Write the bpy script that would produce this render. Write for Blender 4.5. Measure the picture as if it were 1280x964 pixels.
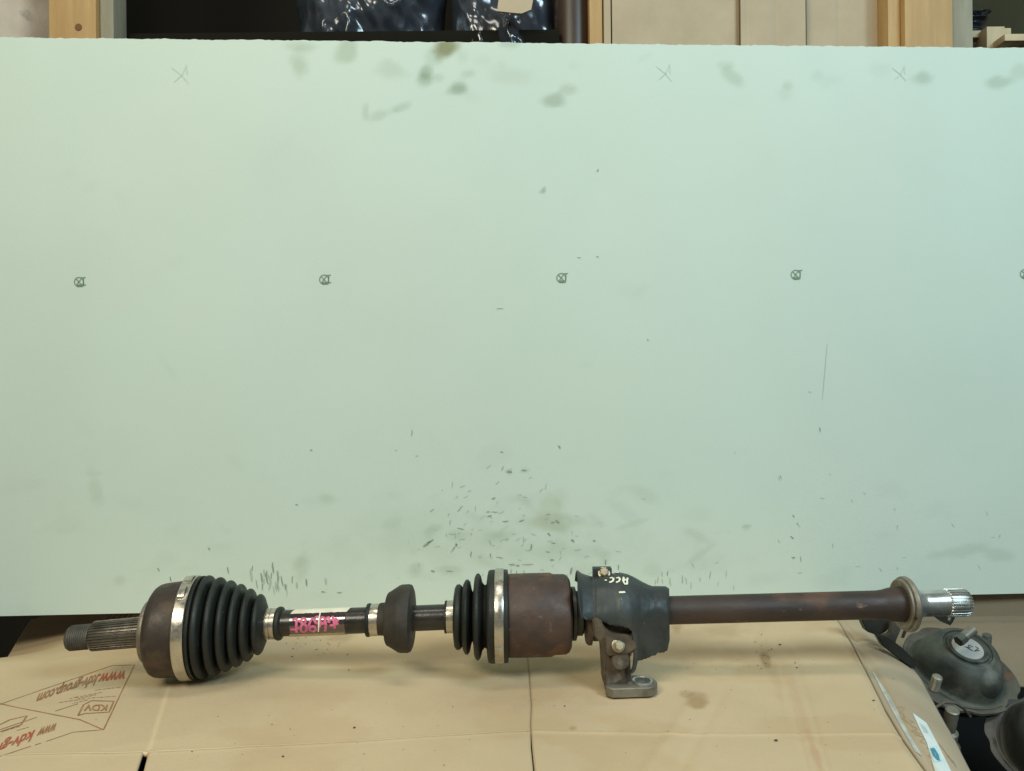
import bpy, bmesh, math, random
import numpy as np
from mathutils import Vector, Matrix, Euler
from mathutils.bvhtree import BVHTree
from mathutils import noise as mnoise
random.seed(7); rng = np.random.default_rng(7)
sc = bpy.context.scene
C = sc.collection
for o in list(bpy.data.objects): bpy.data.objects.remove(o)

# ------------------------------------------------------------------ camera
F = 960.0; CAMZ = 0.289; K = 0.0094
cam_d = bpy.data.cameras.new('camera'); cam = bpy.data.objects.new('camera', cam_d); C.objects.link(cam)
cam_d.sensor_width = 36; cam_d.lens = 36*F/1280; cam_d.clip_start = 0.02; cam_d.clip_end = 50
cam.matrix_world = Matrix.Translation((0, 0, CAMZ)) @ Matrix.Rotation(math.pi/2, 4, 'X') @ Matrix.Rotation(-K, 4, 'Z')
sc.camera = cam
# ------------------------------------------------------------------ world and lamps
w = bpy.data.worlds.new('World'); sc.world = w; w.use_nodes = True
bg = w.node_tree.nodes['Background']; bg.inputs[0].default_value = (0.80, 0.86, 0.78, 1); bg.inputs[1].default_value = 0.17
def lamp(name, loc, tgt, size, power, col):
    d = bpy.data.lights.new(name, 'AREA'); d.shape = 'RECTANGLE'; d.size = size[0]; d.size_y = size[1]
    d.energy = power; d.color = col
    o = bpy.data.objects.new(name, d); C.objects.link(o); o.location = loc
    o.rotation_euler = (Vector(tgt)-Vector(loc)).to_track_quat('-Z', 'Y').to_euler()
lamp('lamp_warm', (-0.90, -0.80, 1.50), (-0.15, 0.85, 0.15), (0.80, 0.55), 25.5, (1.0, 0.97, 0.76))
lamp('added_cool_light', (1.30, -0.60, 1.45), (0.42, 0.95, 0.22), (0.8, 0.5), 31, (0.62, 0.87, 1.0))  # added without a known source, tints the board bluish towards the right
lamp('lamp_ceiling', (-0.05, 0.42, 1.95), (0.0, 0.95, 0.1), (0.9, 0.3), 8.5, (1.0, 0.96, 0.86))
vs = sc.view_settings; vs.view_transform = 'Standard'; vs.look = 'None'; vs.exposure = 0.0; vs.gamma = 1
sc.render.engine = 'CYCLES'

# ------------------------------------------------------------------ helpers
def deroll(u, v):
    du, dv = u-640.0, v-482.0
    return du-K*dv, dv+K*du
def ray(u, v):
    a, b = deroll(u, v); return Vector((a/F, 1.0, -b/F))
def P(u, v, Y):
    d = ray(u, v); return Vector((d.x*Y, Y, CAMZ+d.z*Y))
def onz(u, v, z=0.0):
    d = ray(u, v); t = (z-CAMZ)/d.z; return Vector((d.x*t, t, z))
BS = 0.0447; BY = 1.0
def onboard(u, v, off=0.0):
    d = ray(u, v); t = (BY-off)/(1-BS*d.x); return Vector((d.x*t, t, CAMZ+d.z*t))
ROOT = {}
def empty(name, loc, label, cat, group=None):
    o = bpy.data.objects.new(name, None); o.empty_display_size = 0.02; C.objects.link(o); o.location = loc
    o['label'] = label; o['category'] = cat
    if group: o['group'] = group
    ROOT[o.name] = Vector(loc); return o
def tag(o, label=None, cat=None, group=None, kind=None):
    if label: o['label'] = label
    if cat: o['category'] = cat
    if group: o['group'] = group
    if kind: o['kind'] = kind
    return o
def link(name, me, mat, parent=None, smooth=True):
    o = bpy.data.objects.new(name, me); C.objects.link(o)
    if mat: me.materials.append(mat)
    if smooth:
        me.polygons.foreach_set('use_smooth', [True]*len(me.polygons))
    if parent is not None:
        b = ROOT[parent.name]; o.parent = parent; ROOT[o.name] = b
        me.transform(Matrix.Translation(-b))
    else:
        co = np.empty(len(me.vertices)*3, 'f'); me.vertices.foreach_get('co', co); co = co.reshape(-1, 3)
        c = Vector(((co[:, 0].min()+co[:, 0].max())/2, (co[:, 1].min()+co[:, 1].max())/2, co[:, 2].min()))
        me.transform(Matrix.Translation(-c)); o.location = c; ROOT[o.name] = c.copy()
    return o
def sharp(o, deg=35):
    bm = bmesh.new(); bm.from_mesh(o.data)
    for e in bm.edges:
        if len(e.link_faces) == 2 and e.calc_face_angle(0) > math.radians(deg): e.smooth = False
    bm.to_mesh(o.data); bm.free(); return o
def build(name, verts, faces, mat, parent=None, smooth=True, deg=35, fix=True):
    me = bpy.data.meshes.new(name); me.from_pydata([tuple(v) for v in verts], [], faces)
    if fix:
        bm = bmesh.new(); bm.from_mesh(me); bmesh.ops.recalc_face_normals(bm, faces=bm.faces); bm.to_mesh(me); bm.free()
    o = link(name, me, mat, parent, smooth)
    if smooth: sharp(o, deg)
    return o
def grid(name, X, Y, Z, mat, parent=None, tint=None, thick=0.0):
    """X,Y,Z arrays (n,m) in world metres"""
    n, m = X.shape; co = np.stack([X, Y, Z], -1).reshape(-1, 3)
    idx = np.arange(n*m).reshape(n, m)
    f = np.stack([idx[:-1, :-1], idx[1:, :-1], idx[1:, 1:], idx[:-1, 1:]], -1).reshape(-1, 4)
    me = bpy.data.meshes.new(name); me.vertices.add(len(co)); me.vertices.foreach_set('co', co.astype('f').ravel())
    me.loops.add(f.size); me.loops.foreach_set('vertex_index', f.astype('i').ravel())
    me.polygons.add(len(f)); me.polygons.foreach_set('loop_start', (np.arange(len(f))*4).astype('i'))
    me.polygons.foreach_set('loop_total', np.full(len(f), 4, 'i'))
    me.update(calc_edges=True); me.validate()
    if tint is not None:
        a = me.color_attributes.new('tint', 'FLOAT_COLOR', 'POINT')
        rgba = np.ones((n*m, 4), 'f'); rgba[:, :3] = tint.reshape(-1, 3); a.data.foreach_set('color', rgba.ravel())
    o = link(name, me, mat, parent)
    if thick:
        md = o.modifiers.new('thickness', 'SOLIDIFY'); md.thickness = thick; md.offset = -1
    return o
def box(name, a, b, mat, parent=None, bev=0.0, rot=None, smooth=True):
    a = Vector(a); b = Vector(b); c = (a+b)/2; s = (b-a)
    bm = bmesh.new(); bmesh.ops.create_cube(bm, size=1)
    bmesh.ops.scale(bm, vec=s, verts=bm.verts)
    if bev: bmesh.ops.bevel(bm, geom=list(bm.edges), offset=bev, segments=2, affect='EDGES', profile=.6)
    if rot is not None: bmesh.ops.rotate(bm, cent=(0, 0, 0), matrix=rot, verts=bm.verts)
    bmesh.ops.translate(bm, vec=c, verts=bm.verts)
    me = bpy.data.meshes.new(name); bm.to_mesh(me); bm.free()
    o = link(name, me, mat, parent, smooth)
    return sharp(o, 40) if smooth else o
def prism(name, pts, depth, mat, parent=None, bev=0.0, deg=35):
    """pts: list of world points (roughly planar), extruded by vector depth"""
    bm = bmesh.new(); vv = [bm.verts.new(p) for p in pts]; f = bm.faces.new(vv)
    r = bmesh.ops.extrude_face_region(bm, geom=[f]); nv = [g for g in r['geom'] if isinstance(g, bmesh.types.BMVert)]
    bmesh.ops.translate(bm, vec=depth, verts=nv)
    bmesh.ops.recalc_face_normals(bm, faces=bm.faces)
    if bev: bmesh.ops.bevel(bm, geom=list(bm.edges), offset=bev, segments=2, affect='EDGES')
    me = bpy.data.meshes.new(name); bm.to_mesh(me); bm.free()
    return sharp(link(name, me, mat, parent), deg)
def lathe(name, prof, mat, parent, origin, axis, ref=None, seg=64, rfun=None, deg=35, cap=True):
    """prof: (h, r) along axis from origin"""
    axis = Vector(axis).normalized()
    t = Vector(ref) if ref is not None else (Vector((0, 0, 1)) if abs(axis.z) < .9 else Vector((1, 0, 0)))
    a = (t-axis*t.dot(axis)).normalized(); b = axis.cross(a); V = []; Fc = []
    for h, r in prof:
        for k in range(seg):
            th = 2*math.pi*k/seg; rr = rfun(h, r, th) if rfun else r
            V.append(Vector(origin)+axis*h+(a*math.cos(th)+b*math.sin(th))*rr)
    n = len(prof)
    for i in range(n-1):
        for k in range(seg):
            k2 = (k+1) % seg; Fc.append((i*seg+k, i*seg+k2, (i+1)*seg+k2, (i+1)*seg+k))
    if cap:
        Fc.append(tuple(range(seg))); Fc.append(tuple((n-1)*seg+k for k in range(seg)))
    return build(name, V, Fc, mat, parent, True, deg)

# ------------------------------------------------------------------ materials
def mat(name, base, rough=.6, metal=0., var=None, vscale=8., vdet=6., bump=0., bscale=60., tint=False, spec=.5,
        speck=None, sscale=120., sth=.62, rvar=0., coat=0., stretch=(1, 1, 1), patch=None, pscale=14., pth=.56, wear=None):
    m = bpy.data.materials.new(name); m.use_nodes = True; nt = m.node_tree; N = nt.nodes; L = nt.links
    b = N['Principled BSDF']; b.inputs['Roughness'].default_value = rough; b.inputs['Metallic'].default_value = metal
    b.inputs['Specular IOR Level'].default_value = spec; b.inputs['Coat Weight'].default_value = coat
    b.inputs['Coat Roughness'].default_value = .12
    tc = N.new('ShaderNodeTexCoord'); mp = N.new('ShaderNodeMapping'); L.new(tc.outputs['Object'], mp.inputs[0])
    mp.inputs['Scale'].default_value = stretch
    def nz(s, d=6., r=.6):
        n = N.new('ShaderNodeTexNoise'); n.inputs['Scale'].default_value = s; n.inputs['Detail'].default_value = d
        n.inputs['Roughness'].default_value = r; L.new(mp.outputs[0], n.inputs['Vector']); return n
    def ramp(src, a, c):
        r = N.new('ShaderNodeMapRange'); r.inputs['From Min'].default_value = a; r.inputs['From Max'].default_value = c
        r.interpolation_type = 'SMOOTHSTEP'; L.new(src, r.inputs['Value']); return r.outputs[0]
    def mix(f, a, c, mode='MIX'):
        x = N.new('ShaderNodeMix'); x.data_type = 'RGBA'; x.blend_type = mode
        if isinstance(f, float): x.inputs[0].default_value = f
        else: L.new(f, x.inputs[0])
        for s, i in ((a, 6), (c, 7)):
            if isinstance(s, tuple): x.inputs[i].default_value = (*s, 1)
            else: L.new(s, x.inputs[i])
        return x.outputs[2]
    col = tuple(base)
    if var: col = mix(ramp(nz(vscale, vdet).outputs['Fac'], .32, .68), col, tuple(var))
    if patch: col = mix(ramp(nz(pscale, 5., .55).outputs['Fac'], pth, pth+.12), col, tuple(patch))
    if speck: col = mix(ramp(nz(sscale, 3.).outputs['Fac'], sth, sth+.08), col, tuple(speck))
    if wear:
        g = N.new('ShaderNodeNewGeometry'); col = mix(ramp(g.outputs['Pointiness'], .52, .60), col, tuple(wear))
    if tint:
        a = N.new('ShaderNodeAttribute'); a.attribute_name = 'tint'; col = mix(1.0, col, a.outputs['Color'], 'MULTIPLY')
    if isinstance(col, tuple): b.inputs['Base Color'].default_value = (*col, 1)
    else: L.new(col, b.inputs['Base Color'])
    if rvar:
        r = N.new('ShaderNodeMapRange'); r.inputs['To Min'].default_value = max(0.03, rough-rvar); r.inputs['To Max'].default_value = min(1, rough+rvar)
        r.inputs['From Min'].default_value = .3; r.inputs['From Max'].default_value = .7
        L.new(nz(vscale*2.5).outputs['Fac'], r.inputs['Value']); L.new(r.outputs[0], b.inputs['Roughness'])
    if bump:
        n = nz(bscale, 5.); bp = N.new('ShaderNodeBump'); bp.inputs['Strength'].default_value = 1; bp.inputs['Distance'].default_value = bump
        L.new(n.outputs['Fac'], bp.inputs['Height']); L.new(bp.outputs[0], b.inputs['Normal'])
    return m
M = {}
M['board'] = mat('green_board_paper', (.570, .660, .580), .82, var=(.59, .662, .575), vscale=2.2, bump=.00015, bscale=350, tint=True, spec=.25)
M['gypsum'] = mat('gypsum_core', (.72, .72, .66), .95, bump=.0008, bscale=300)
M['stain'] = mat('graphite_mark', (.27, .33, .26), .9, spec=.2)
M['faint'] = mat('faint_pencil', (.53, .615, .535), .9, spec=.2)
M['faint2'] = mat('pale_smear', (.40, .49, .40), .9, spec=.2)
M['ink'] = mat('stamp_ink', (.23, .31, .22), .9, spec=.2)
def cardboard(name, c1, c2, tint=True, flute=0.00006):
    m = mat(name, c1, .82, var=c2, vscale=5, bump=.00025, bscale=180, tint=tint, spec=.22, speck=tuple(x*.9 for x in c1), sscale=420, sth=.6)
    nt = m.node_tree; N = nt.nodes; L = nt.links; tc = N.new('ShaderNodeTexCoord')
    wv = N.new('ShaderNodeTexWave'); wv.inputs['Scale'].default_value = 32; wv.inputs['Distortion'].default_value = .6; wv.bands_direction = 'X'
    L.new(tc.outputs['Object'], wv.inputs['Vector'])
    bp2 = N.new('ShaderNodeBump'); bp2.inputs['Distance'].default_value = flute
    old = [n for n in N if n.type == 'BUMP' and n != bp2][0]
    L.new(wv.outputs['Fac'], bp2.inputs['Height']); L.new(old.outputs[0], bp2.inputs['Normal'])
    L.new(bp2.outputs[0], N['Principled BSDF'].inputs['Normal']); return m
M['card'] = cardboard('brown_cardboard', (.60, .455, .285), (.55, .415, .255))
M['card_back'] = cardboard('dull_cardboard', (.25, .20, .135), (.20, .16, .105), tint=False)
M['card_pale'] = cardboard('pale_shelf_cardboard', (.50, .405, .28), (.40, .32, .215), tint=False)
M['print'] = mat('brown_print', (.26, .11, .05), .85, var=(.40, .21, .11), vscale=60, spec=.2)
M['printred'] = mat('red_brown_print', (.42, .10, .045), .85, var=(.36, .13, .07), vscale=60, spec=.2)
M['cardfold'] = mat('rubbed_fold', (.68, .55, .35), .85, spec=.2, var=(.60, .46, .27), vscale=40)
M['dirt'] = mat('dirt_speck', (.06, .045, .03), .9)
M['cup'] = mat('brown_iron', (.058, .040, .030), .55, .25, var=(.036, .026, .021), vscale=30, bump=.0003, bscale=220, speck=(.15, .115, .09), sscale=90, sth=.66, rvar=.12, patch=(.085, .054, .036), pscale=26, pth=.54)
M['cupred'] = mat('rusty_iron', (.092, .054, .040), .55, .2, var=(.050, .034, .027), vscale=26, bump=.0004, bscale=180, speck=(.16, .11, .08), sscale=70, sth=.64, rvar=.12, patch=(.140, .070, .042), pscale=20, pth=.50)
M['shaft'] = mat('rusted_tube', (.066, .041, .031), .56, .2, var=(.036, .026, .022), vscale=24, bump=.0005, bscale=160, patch=(.115, .060, .038), pscale=22, pth=.54, speck=(.19, .125, .09), sscale=80, sth=.66, rvar=.1, stretch=(.5, 1, 1))
M['black'] = mat('black_bar_paint', (.016, .014, .012), .28, .0, var=(.03, .025, .02), vscale=40, bump=.00015, bscale=250, speck=(.07, .055, .04), sscale=150, sth=.66)
M['rubber'] = mat('black_rubber', (.011, .013, .011), .50, 0, var=(.022, .024, .020), vscale=26, bump=.0002, bscale=300, rvar=.12, spec=.36, speck=(.055, .052, .040), sscale=110, sth=.68)
M['damper'] = mat('damper_rubber', (.026, .022, .017), .62, 0, var=(.048, .040, .030), vscale=34, bump=.0005, bscale=200, spec=.4)
M['steel'] = mat('clamp_steel', (.62, .58, .50), .30, .9, var=(.48, .43, .36), vscale=60, bump=.0001, bscale=200, rvar=.12, speck=(.20, .17, .13), sscale=130, sth=.66)
M['polish'] = mat('polished_steel', (.72, .72, .66), .30, .85, var=(.5, .5, .46), vscale=50, bump=.00006, bscale=150, rvar=.06)
M['spline'] = mat('stub_steel', (.20, .175, .14), .42, .65, var=(.10, .085, .07), vscale=60, bump=.0002, bscale=260, rvar=.1)
M['thread'] = mat('thread_steel', (.11, .10, .08), .6, .3, var=(.06, .052, .042), vscale=60)
M['dull'] = mat('dusty_seal_steel', (.33, .305, .25), .55, .6, var=(.20, .165, .125), vscale=45, bump=.0003, bscale=200, speck=(.12, .07, .04), sscale=90, sth=.63)
M['shield'] = mat('blue_black_shield', (.026, .031, .031), .50, .10, var=(.050, .056, .052), vscale=18, bump=.0003, bscale=90, rvar=.12, patch=(.100, .095, .070), pscale=16, pth=.56, speck=(.16, .16, .14), sscale=160, sth=.70)
M['cast'] = mat('cast_bracket', (.165, .125, .085), .62, .25, var=(.065, .048, .034), vscale=28, bump=.0007, bscale=150, patch=(.21, .185, .14), pscale=30, pth=.58)
M['castgrey'] = mat('grey_cast_foot', (.25, .225, .18), .55, .4, var=(.14, .115, .085), vscale=40, bump=.0005, bscale=200, speck=(.42, .39, .34), sscale=120, sth=.66)
M['bolt'] = mat('zinc_bolt', (.56, .48, .33), .38, .7, var=(.40, .33, .21), vscale=90, bump=.0002, bscale=300)
M['pink'] = mat('pink_marker', (.74, .16, .28), .6, var=(.52, .10, .19), vscale=200)
M['white'] = mat('white_paint_marker', (.82, .80, .62), .6)
M['glosspale'] = mat('painted_pale_gloss', (.80, .74, .60), .35, var=(.70, .64, .50), vscale=60)  # stands in for the gloss along the top of the bar
M['reflecttan'] = mat('painted_tan_reflection', (.62, .50, .33), .4, var=(.50, .40, .26), vscale=60)  # stands in for the cardboard reflected low on the bar
M['tape'] = mat('clear_tape_over_black', (.040, .014, .014), .10, .0, coat=.6, var=(.02, .012, .012), vscale=40, bump=.00012, bscale=90)
M['tape'].node_tree.nodes['Principled BSDF'].inputs['Coat IOR'].default_value = 2.1
M['tape'].node_tree.nodes['Principled BSDF'].inputs['Coat Weight'].default_value = 1
M['mount'] = mat('dusty_black_mount', (.085, .092, .072), .58, .10, var=(.018, .020, .018), vscale=20, bump=.0004, bscale=150, patch=(.14, .145, .115), pscale=15, pth=.55)
M['mountdark'] = mat('dark_mount_steel', (.025, .026, .023), .40, .2, var=(.05, .05, .042), vscale=20, bump=.0003, bscale=150)
M['flange'] = mat('mount_flange', (.12, .11, .082), .62, .25, var=(.055, .05, .04), vscale=30, bump=.0006, bscale=140, patch=(.14, .075, .045), pscale=26, pth=.60)
M['stud'] = mat('dusty_stud', (.30, .28, .22), .5, .5, var=(.20, .18, .14), vscale=70)
M['cap'] = mat('white_cap_disc', (.42, .41, .38), .6, var=(.38, .37, .34), vscale=80)
M['paper'] = mat('white_paper_label', (.72, .76, .72), .6, var=(.62, .70, .70), vscale=30)
M['smear'] = mat('faded_print', (.40, .28, .17), .85)
M['blue'] = mat('blue_print', (.05, .24, .33), .6)
M['marker'] = mat('black_marker', (.05, .045, .06), .6)
M['wood'] = mat('yellow_pine', (.50, .32, .13), .62, var=(.40, .24, .09), vscale=6, vdet=8, bump=.0004, bscale=60, stretch=(9, 9, .7), speck=(.38, .19, .07), sscale=16, sth=.67)
M['woodpale'] = mat('pale_pine', (.60, .47, .29), .65, var=(.50, .38, .22), vscale=8, stretch=(6, 6, 1), bump=.0003)
M['woodgrey'] = mat('grey_post_side', (.30, .28, .20), .75, var=(.24, .22, .155), vscale=8, stretch=(6, 6, 1), bump=.0003)
M['knot'] = mat('pine_knot', (.16, .065, .02), .7)
M['dark'] = mat('dark_shelf_back', (.012, .010, .007), .9, spec=.1)
M['olive'] = mat('olive_back_panel', (.055, .055, .028), .8, var=(.045, .04, .02), vscale=6, spec=.2)
M['brown'] = mat('brown_shelf_post', (.045, .024, .012), .40, var=(.025, .014, .008), vscale=8, stretch=(8, 8, 1))
M['sack'] = mat('white_sack', (.60, .52, .44), .8, var=(.48, .42, .35), vscale=9, bump=.002, bscale=26, patch=(.30, .27, .23), pscale=16, pth=.62)
M['bag'] = mat('black_film', (.016, .020, .028), .20, 0, spec=.8, var=(.045, .055, .070), vscale=9, bump=.0002, bscale=40)
M['ground'] = mat('dark_floor', (.010, .009, .008), .95, var=(.014, .012, .010), vscale=6, bump=.001)
M['bench'] = mat('dark_bench', (.05, .035, .022), .8, var=(.03, .02, .014), vscale=6, stretch=(1, 6, 6))

# ------------------------------------------------------------------ noise for grids
def vnoise(x, y, seed=0):
    xi = np.floor(x).astype(int); yi = np.floor(y).astype(int); fx = x-xi; fy = y-yi
    fx = fx*fx*(3-2*fx); fy = fy*fy*(3-2*fy)
    def h(a, b):
        n = (a*374761393+b*668265263+seed*974634777) & 0xffffffff
        n = ((n ^ (n >> 13))*1274126177) & 0xffffffff
        return ((n ^ (n >> 16)) & 0xffff)/65535.
    return (h(xi, yi)*(1-fx)+h(xi+1, yi)*fx)*(1-fy)+(h(xi, yi+1)*(1-fx)+h(xi+1, yi+1)*fx)*fy
def fbm(x, y, s, o=4, seed=0):
    v = 0; a = .5
    for i in range(o): v = v+a*vnoise(x*s+17.3*i, y*s-9.1*i, seed+i); a *= .5; s *= 2
    return v
def ss(t): t = np.clip(t, 0, 1); return t*t*(3-2*t)
def toimg(X, Y, Z):
    a = X/Y*F; b = -(Z-CAMZ)/Y*F          # unrolled
    return a+K*b+640, b-K*a+482

# ================================================================== SETTING
g = 4.0
fl = grid('floor', *[a for a in (np.array([[-g, -g], [g, g]]), np.array([[-1., g], [-1., g]]), np.full((2, 2), -0.42))], M['ground']); fl['kind'] = 'structure'

bw = box('added_back_wall', (-2.2, 1.66, -.42), (2.2, 1.72, 2.3), mat('added_dark_wall', (.018, .016, .012), .9), smooth=False); bw['kind'] = 'structure'  # added to block ambient light reaching the gap under the board
lw = box('side_light_block', (-1.32, .98, -.42), (-1.29, 1.62, 1.4), mat('added_dark_side', (.012, .010, .008), .9)); lw['label'] = 'unseen dark board added far left to block light behind the green board'; lw['category'] = 'light block'  # out of view, added to darken the space behind the green board
# ---- board
def board():
    xs = np.arange(-0.86, 0.9001, .004); zs = np.linspace(0, 1, 190)
    root = empty('plaster_board', (0.0, BY, 0.003), 'large pale green plaster board standing upright behind the drive shaft', 'board')
    top = .7352+(fbm(xs, xs*0, 60, 3, 3)-.45)*.0020+(fbm(xs, xs*0, 300, 2, 5)-.4)*.0016
    X, S = np.meshgrid(xs, zs, indexing='ij')
    Z = .0035+(top[:, None]-.0035)*S
    Yb = BY+BS*X
    U, V = toimg(X, Yb, Z)
    T = np.ones(X.shape+(3,))
    jit = (fbm(X, Z, 45, 4, 11)-.47)
    def spot(u, v, ru, rv, k, col=(.70, .74, .60), ang=0, n=1.3):
        nonlocal T
        a = math.radians(ang); du = (U-u)*math.cos(a)+(V-v)*math.sin(a); dv = -(U-u)*math.sin(a)+(V-v)*math.cos(a)
        d = np.sqrt((du/ru)**2+(dv/rv)**2)+jit*n
        m = ss((1.25-d)/.9)*k
        T = T*(1-m[..., None]*(1-np.array(col)))
    g1 = (.56, .60, .49); g2 = (.50, .54, .45)
    spot(556, 58, 17, 17, .85, (.50, .46, .30)); spot(533, 90, 9, 11, .6, g2); spot(541, 72, 12, 10, .3, g1)
    spot(532, 100, 11, 9, .5, g2); spot(572, 112, 16, 9, .75, g2, -8); spot(588, 92, 12, 8, .35, g1); spot(548, 98, 8, 6, .3, g1)
    spot(373, 80, 13, 17, .45, g1); spot(432, 62, 14, 16, .5, g1); spot(375, 58, 20, 6, .3, g1); spot(490, 90, 22, 13, .3, g1)
    spot(693, 128, 17, 10, .6, g2, 10); spot(712, 112, 14, 7, .4, g1); spot(478, 143, 22, 7, .35, g1, -25); spot(457, 140, 3, 13, .35, g1)
    spot(500, 135, 14, 5, .35, g1, -25); spot(640, 95, 30, 14, .18, g1); spot(637, 55, 14, 6, .4, g1)
    spot(915, 96, 17, 9, .4, g1, 35); spot(985, 108, 7, 6, .3, g1); spot(1152, 98, 17, 9, .5, g1); spot(1250, 103, 16, 9, .5, g1, -10)
    spot(1275, 88, 16, 10, .3, g1); spot(905, 82, 12, 5, .25, g1)
    spot(679, 239, 3.5, 5, .8, g2, 30, .5); spot(120, 610, 10, 28, .22, g1, -15); spot(118, 592, 14, 5, .2, g1)
    spot(690, 635, 20, 26, .30, (.70, .68, .50), 25); spot(687, 655, 26, 12, .35, (.62, .60, .44)); spot(530, 660, 120, 40, .10, g1)
    spot(640, 690, 260, 30, .10, g1); spot(565, 712, 20, 6, .3, g1); spot(520, 708, 10, 8, .35, g1); spot(545, 660, 12, 6, .25, g1)
    spot(933, 659, 6, 3.5, .5, g2); spot(1195, 690, 40, 8, .28, g1, -8); spot(1250, 694, 20, 9, .25, g1); spot(880, 690, 26, 4, .2, g1, -35)
    spot(378, 710, 10, 20, .25, g1, 10); spot(150, 725, 8, 6, .25, g1); spot(636, 590, 4, 3, .8, g2, 0, .4); spot(655, 588, 5, 3, .4, g2)
    spot(620, 668, 12, 6, .3, g1); spot(700, 690, 60, 10, .15, g1)
    for _ in range(46): spot(random.gauss(660, 150), random.uniform(610, 725), random.uniform(5, 26), random.uniform(3, 9), random.uniform(.06, .22), g1, random.uniform(-40, 40))
    for _ in range(16): spot(random.uniform(20, 1270), random.uniform(120, 600), random.uniform(6, 30), random.uniform(4, 16), random.uniform(.03, .08), g1, random.uniform(-60, 60))
    for _ in range(12): spot(random.uniform(340, 1270), random.uniform(62, 120), random.uniform(8, 24), random.uniform(5, 12), random.uniform(.08, .20), g1, random.uniform(-30, 30))
    spot(556, 60, 12, 12, .4, (.50, .42, .25))
    T *= (1-.07*(fbm(X, Z, 7, 4, 21)-.4))[..., None]
    T *= (1-.05*ss((fbm(X, Z*2.2, 16, 4, 31)-.56)/.2)*ss((V-500)/200))[..., None]
    T *= np.array([1, 1, 1])
    grid('face_paper', X, Yb, Z, M['board'], root, T)
    # gypsum core behind the paper, slightly ragged upper edge
    V_ = []; Fc = []
    n = len(xs)
    for i, x in enumerate(xs):
        y = BY+BS*x
        V_ += [(x, y+.0004, .0033), (x, y+.0004, top[i]+.0007*random.random()), (x, y+.0125, top[i]+.0003), (x, y+.0125, .0033)]
    for i in range(n-1):
        for k in range(4):
            a = i*4+k; b = i*4+(k+1) % 4; Fc.append((a, b, b+4, a+4))
    Fc += [(0, 1, 2, 3), tuple(4*(n-1)+k for k in range(4))]
    build('core', V_, Fc, M['gypsum'], root, smooth=False)
    return root
BOARD = board()

# ---- surface decals ------------------------------------------------
def ribbon(pts, nrm, wd, V_, Fc, closed=False, taper=False):
    n = len(pts); base = len(V_)
    for i, p in enumerate(pts):
        q = pts[(i+1) % n] if (closed or i < n-1) else pts[i]; r = pts[i-1] if (closed or i > 0) else pts[i]
        t = (q-r); nn = nrm[i]; s = t.cross(nn)
        s = s.normalized() if s.length > 1e-9 else Vector((1, 0, 0))
        ww = wd*(1 if not taper else (.25+.75*math.sin(math.pi*(i+.3)/(n-.4))))
        V_ += [p+s*ww/2, p-s*ww/2]
    m = n if closed else n-1
    for i in range(m):
        a = base+2*i; b = base+2*((i+1) % n); Fc.append((a, a+1, b+1, b))
def densify(pts, n=4, closed=False):
    out = []; L = len(pts)
    for i in range(L if closed else L-1):
        a = pts[i]; b = pts[(i+1) % L]
        for k in range(n): out.append((a[0]+(b[0]-a[0])*k/n, a[1]+(b[1]-a[1])*k/n))
    if not closed: out.append(pts[-1])
    return out
BN = Vector((BS, -1, 0)).normalized()
def board_ribbons(name, polys, matl, wd, off=.0005, **kw):
    V_ = []; Fc = []
    for poly in polys:
        p = [onboard(u, v, off) for u, v in densify(poly, 3, kw.get('closed', False))]
        ribbon(p, [BN]*len(p), wd, V_, Fc, **kw)
    o = build(name, V_, Fc, matl, BOARD, smooth=False, fix=False); return o
def circ(cx, cy, rx, ry, n=22, a0=0, a1=360):
    return [(cx+rx*math.cos(math.radians(a0+(a1-a0)*k/n)), cy+ry*math.sin(math.radians(a0+(a1-a0)*k/n))) for k in range(n+1)]
for i, (u, v) in enumerate(((99, 352.5), (405.5, 349.5), (702, 347.5), (995, 343.5), (1281.5, 342.5))):
    j = random.uniform
    polys = [circ(u-.3, v, 5.7, 5.7), [(u-3.8, v-3.6), (u+3.4, v+4)], [(u+2.6, v-4.2), (u-3.6, v+4)],
             [(u+5.3, v-5.2), (u+5.1, v+5.4)], [(u+2, v-5.1), (u+8, v-5.6)], [(u-3, v+5.2), (u+4.5, v+5.6)], [(u-2.5, v+3.5), (u+3, v+3.6)]]
    if i in (0, 1): polys.append([(u+4, v+3.8), (u+8.4, v+3.6)])
    board_ribbons('stamp_mark', polys, M['ink'], .00130)
for u, v, s in ((225, 93, 1), (830, 91, .9), (1124, 92, .8)):
    polys = [[(u-11*s, v-9*s), (u+2*s, v+1*s), (u+11*s, v+12*s)], [(u+8*s, v-12*s), (u+3*s, v), (u-8*s, v+10*s)], [(u+8*s, v-12*s), (u+9*s, v+1*s)]]
    board_ribbons('pencil_cross', polys, M['faint'], .0016, off=.0004, taper=True)
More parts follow.
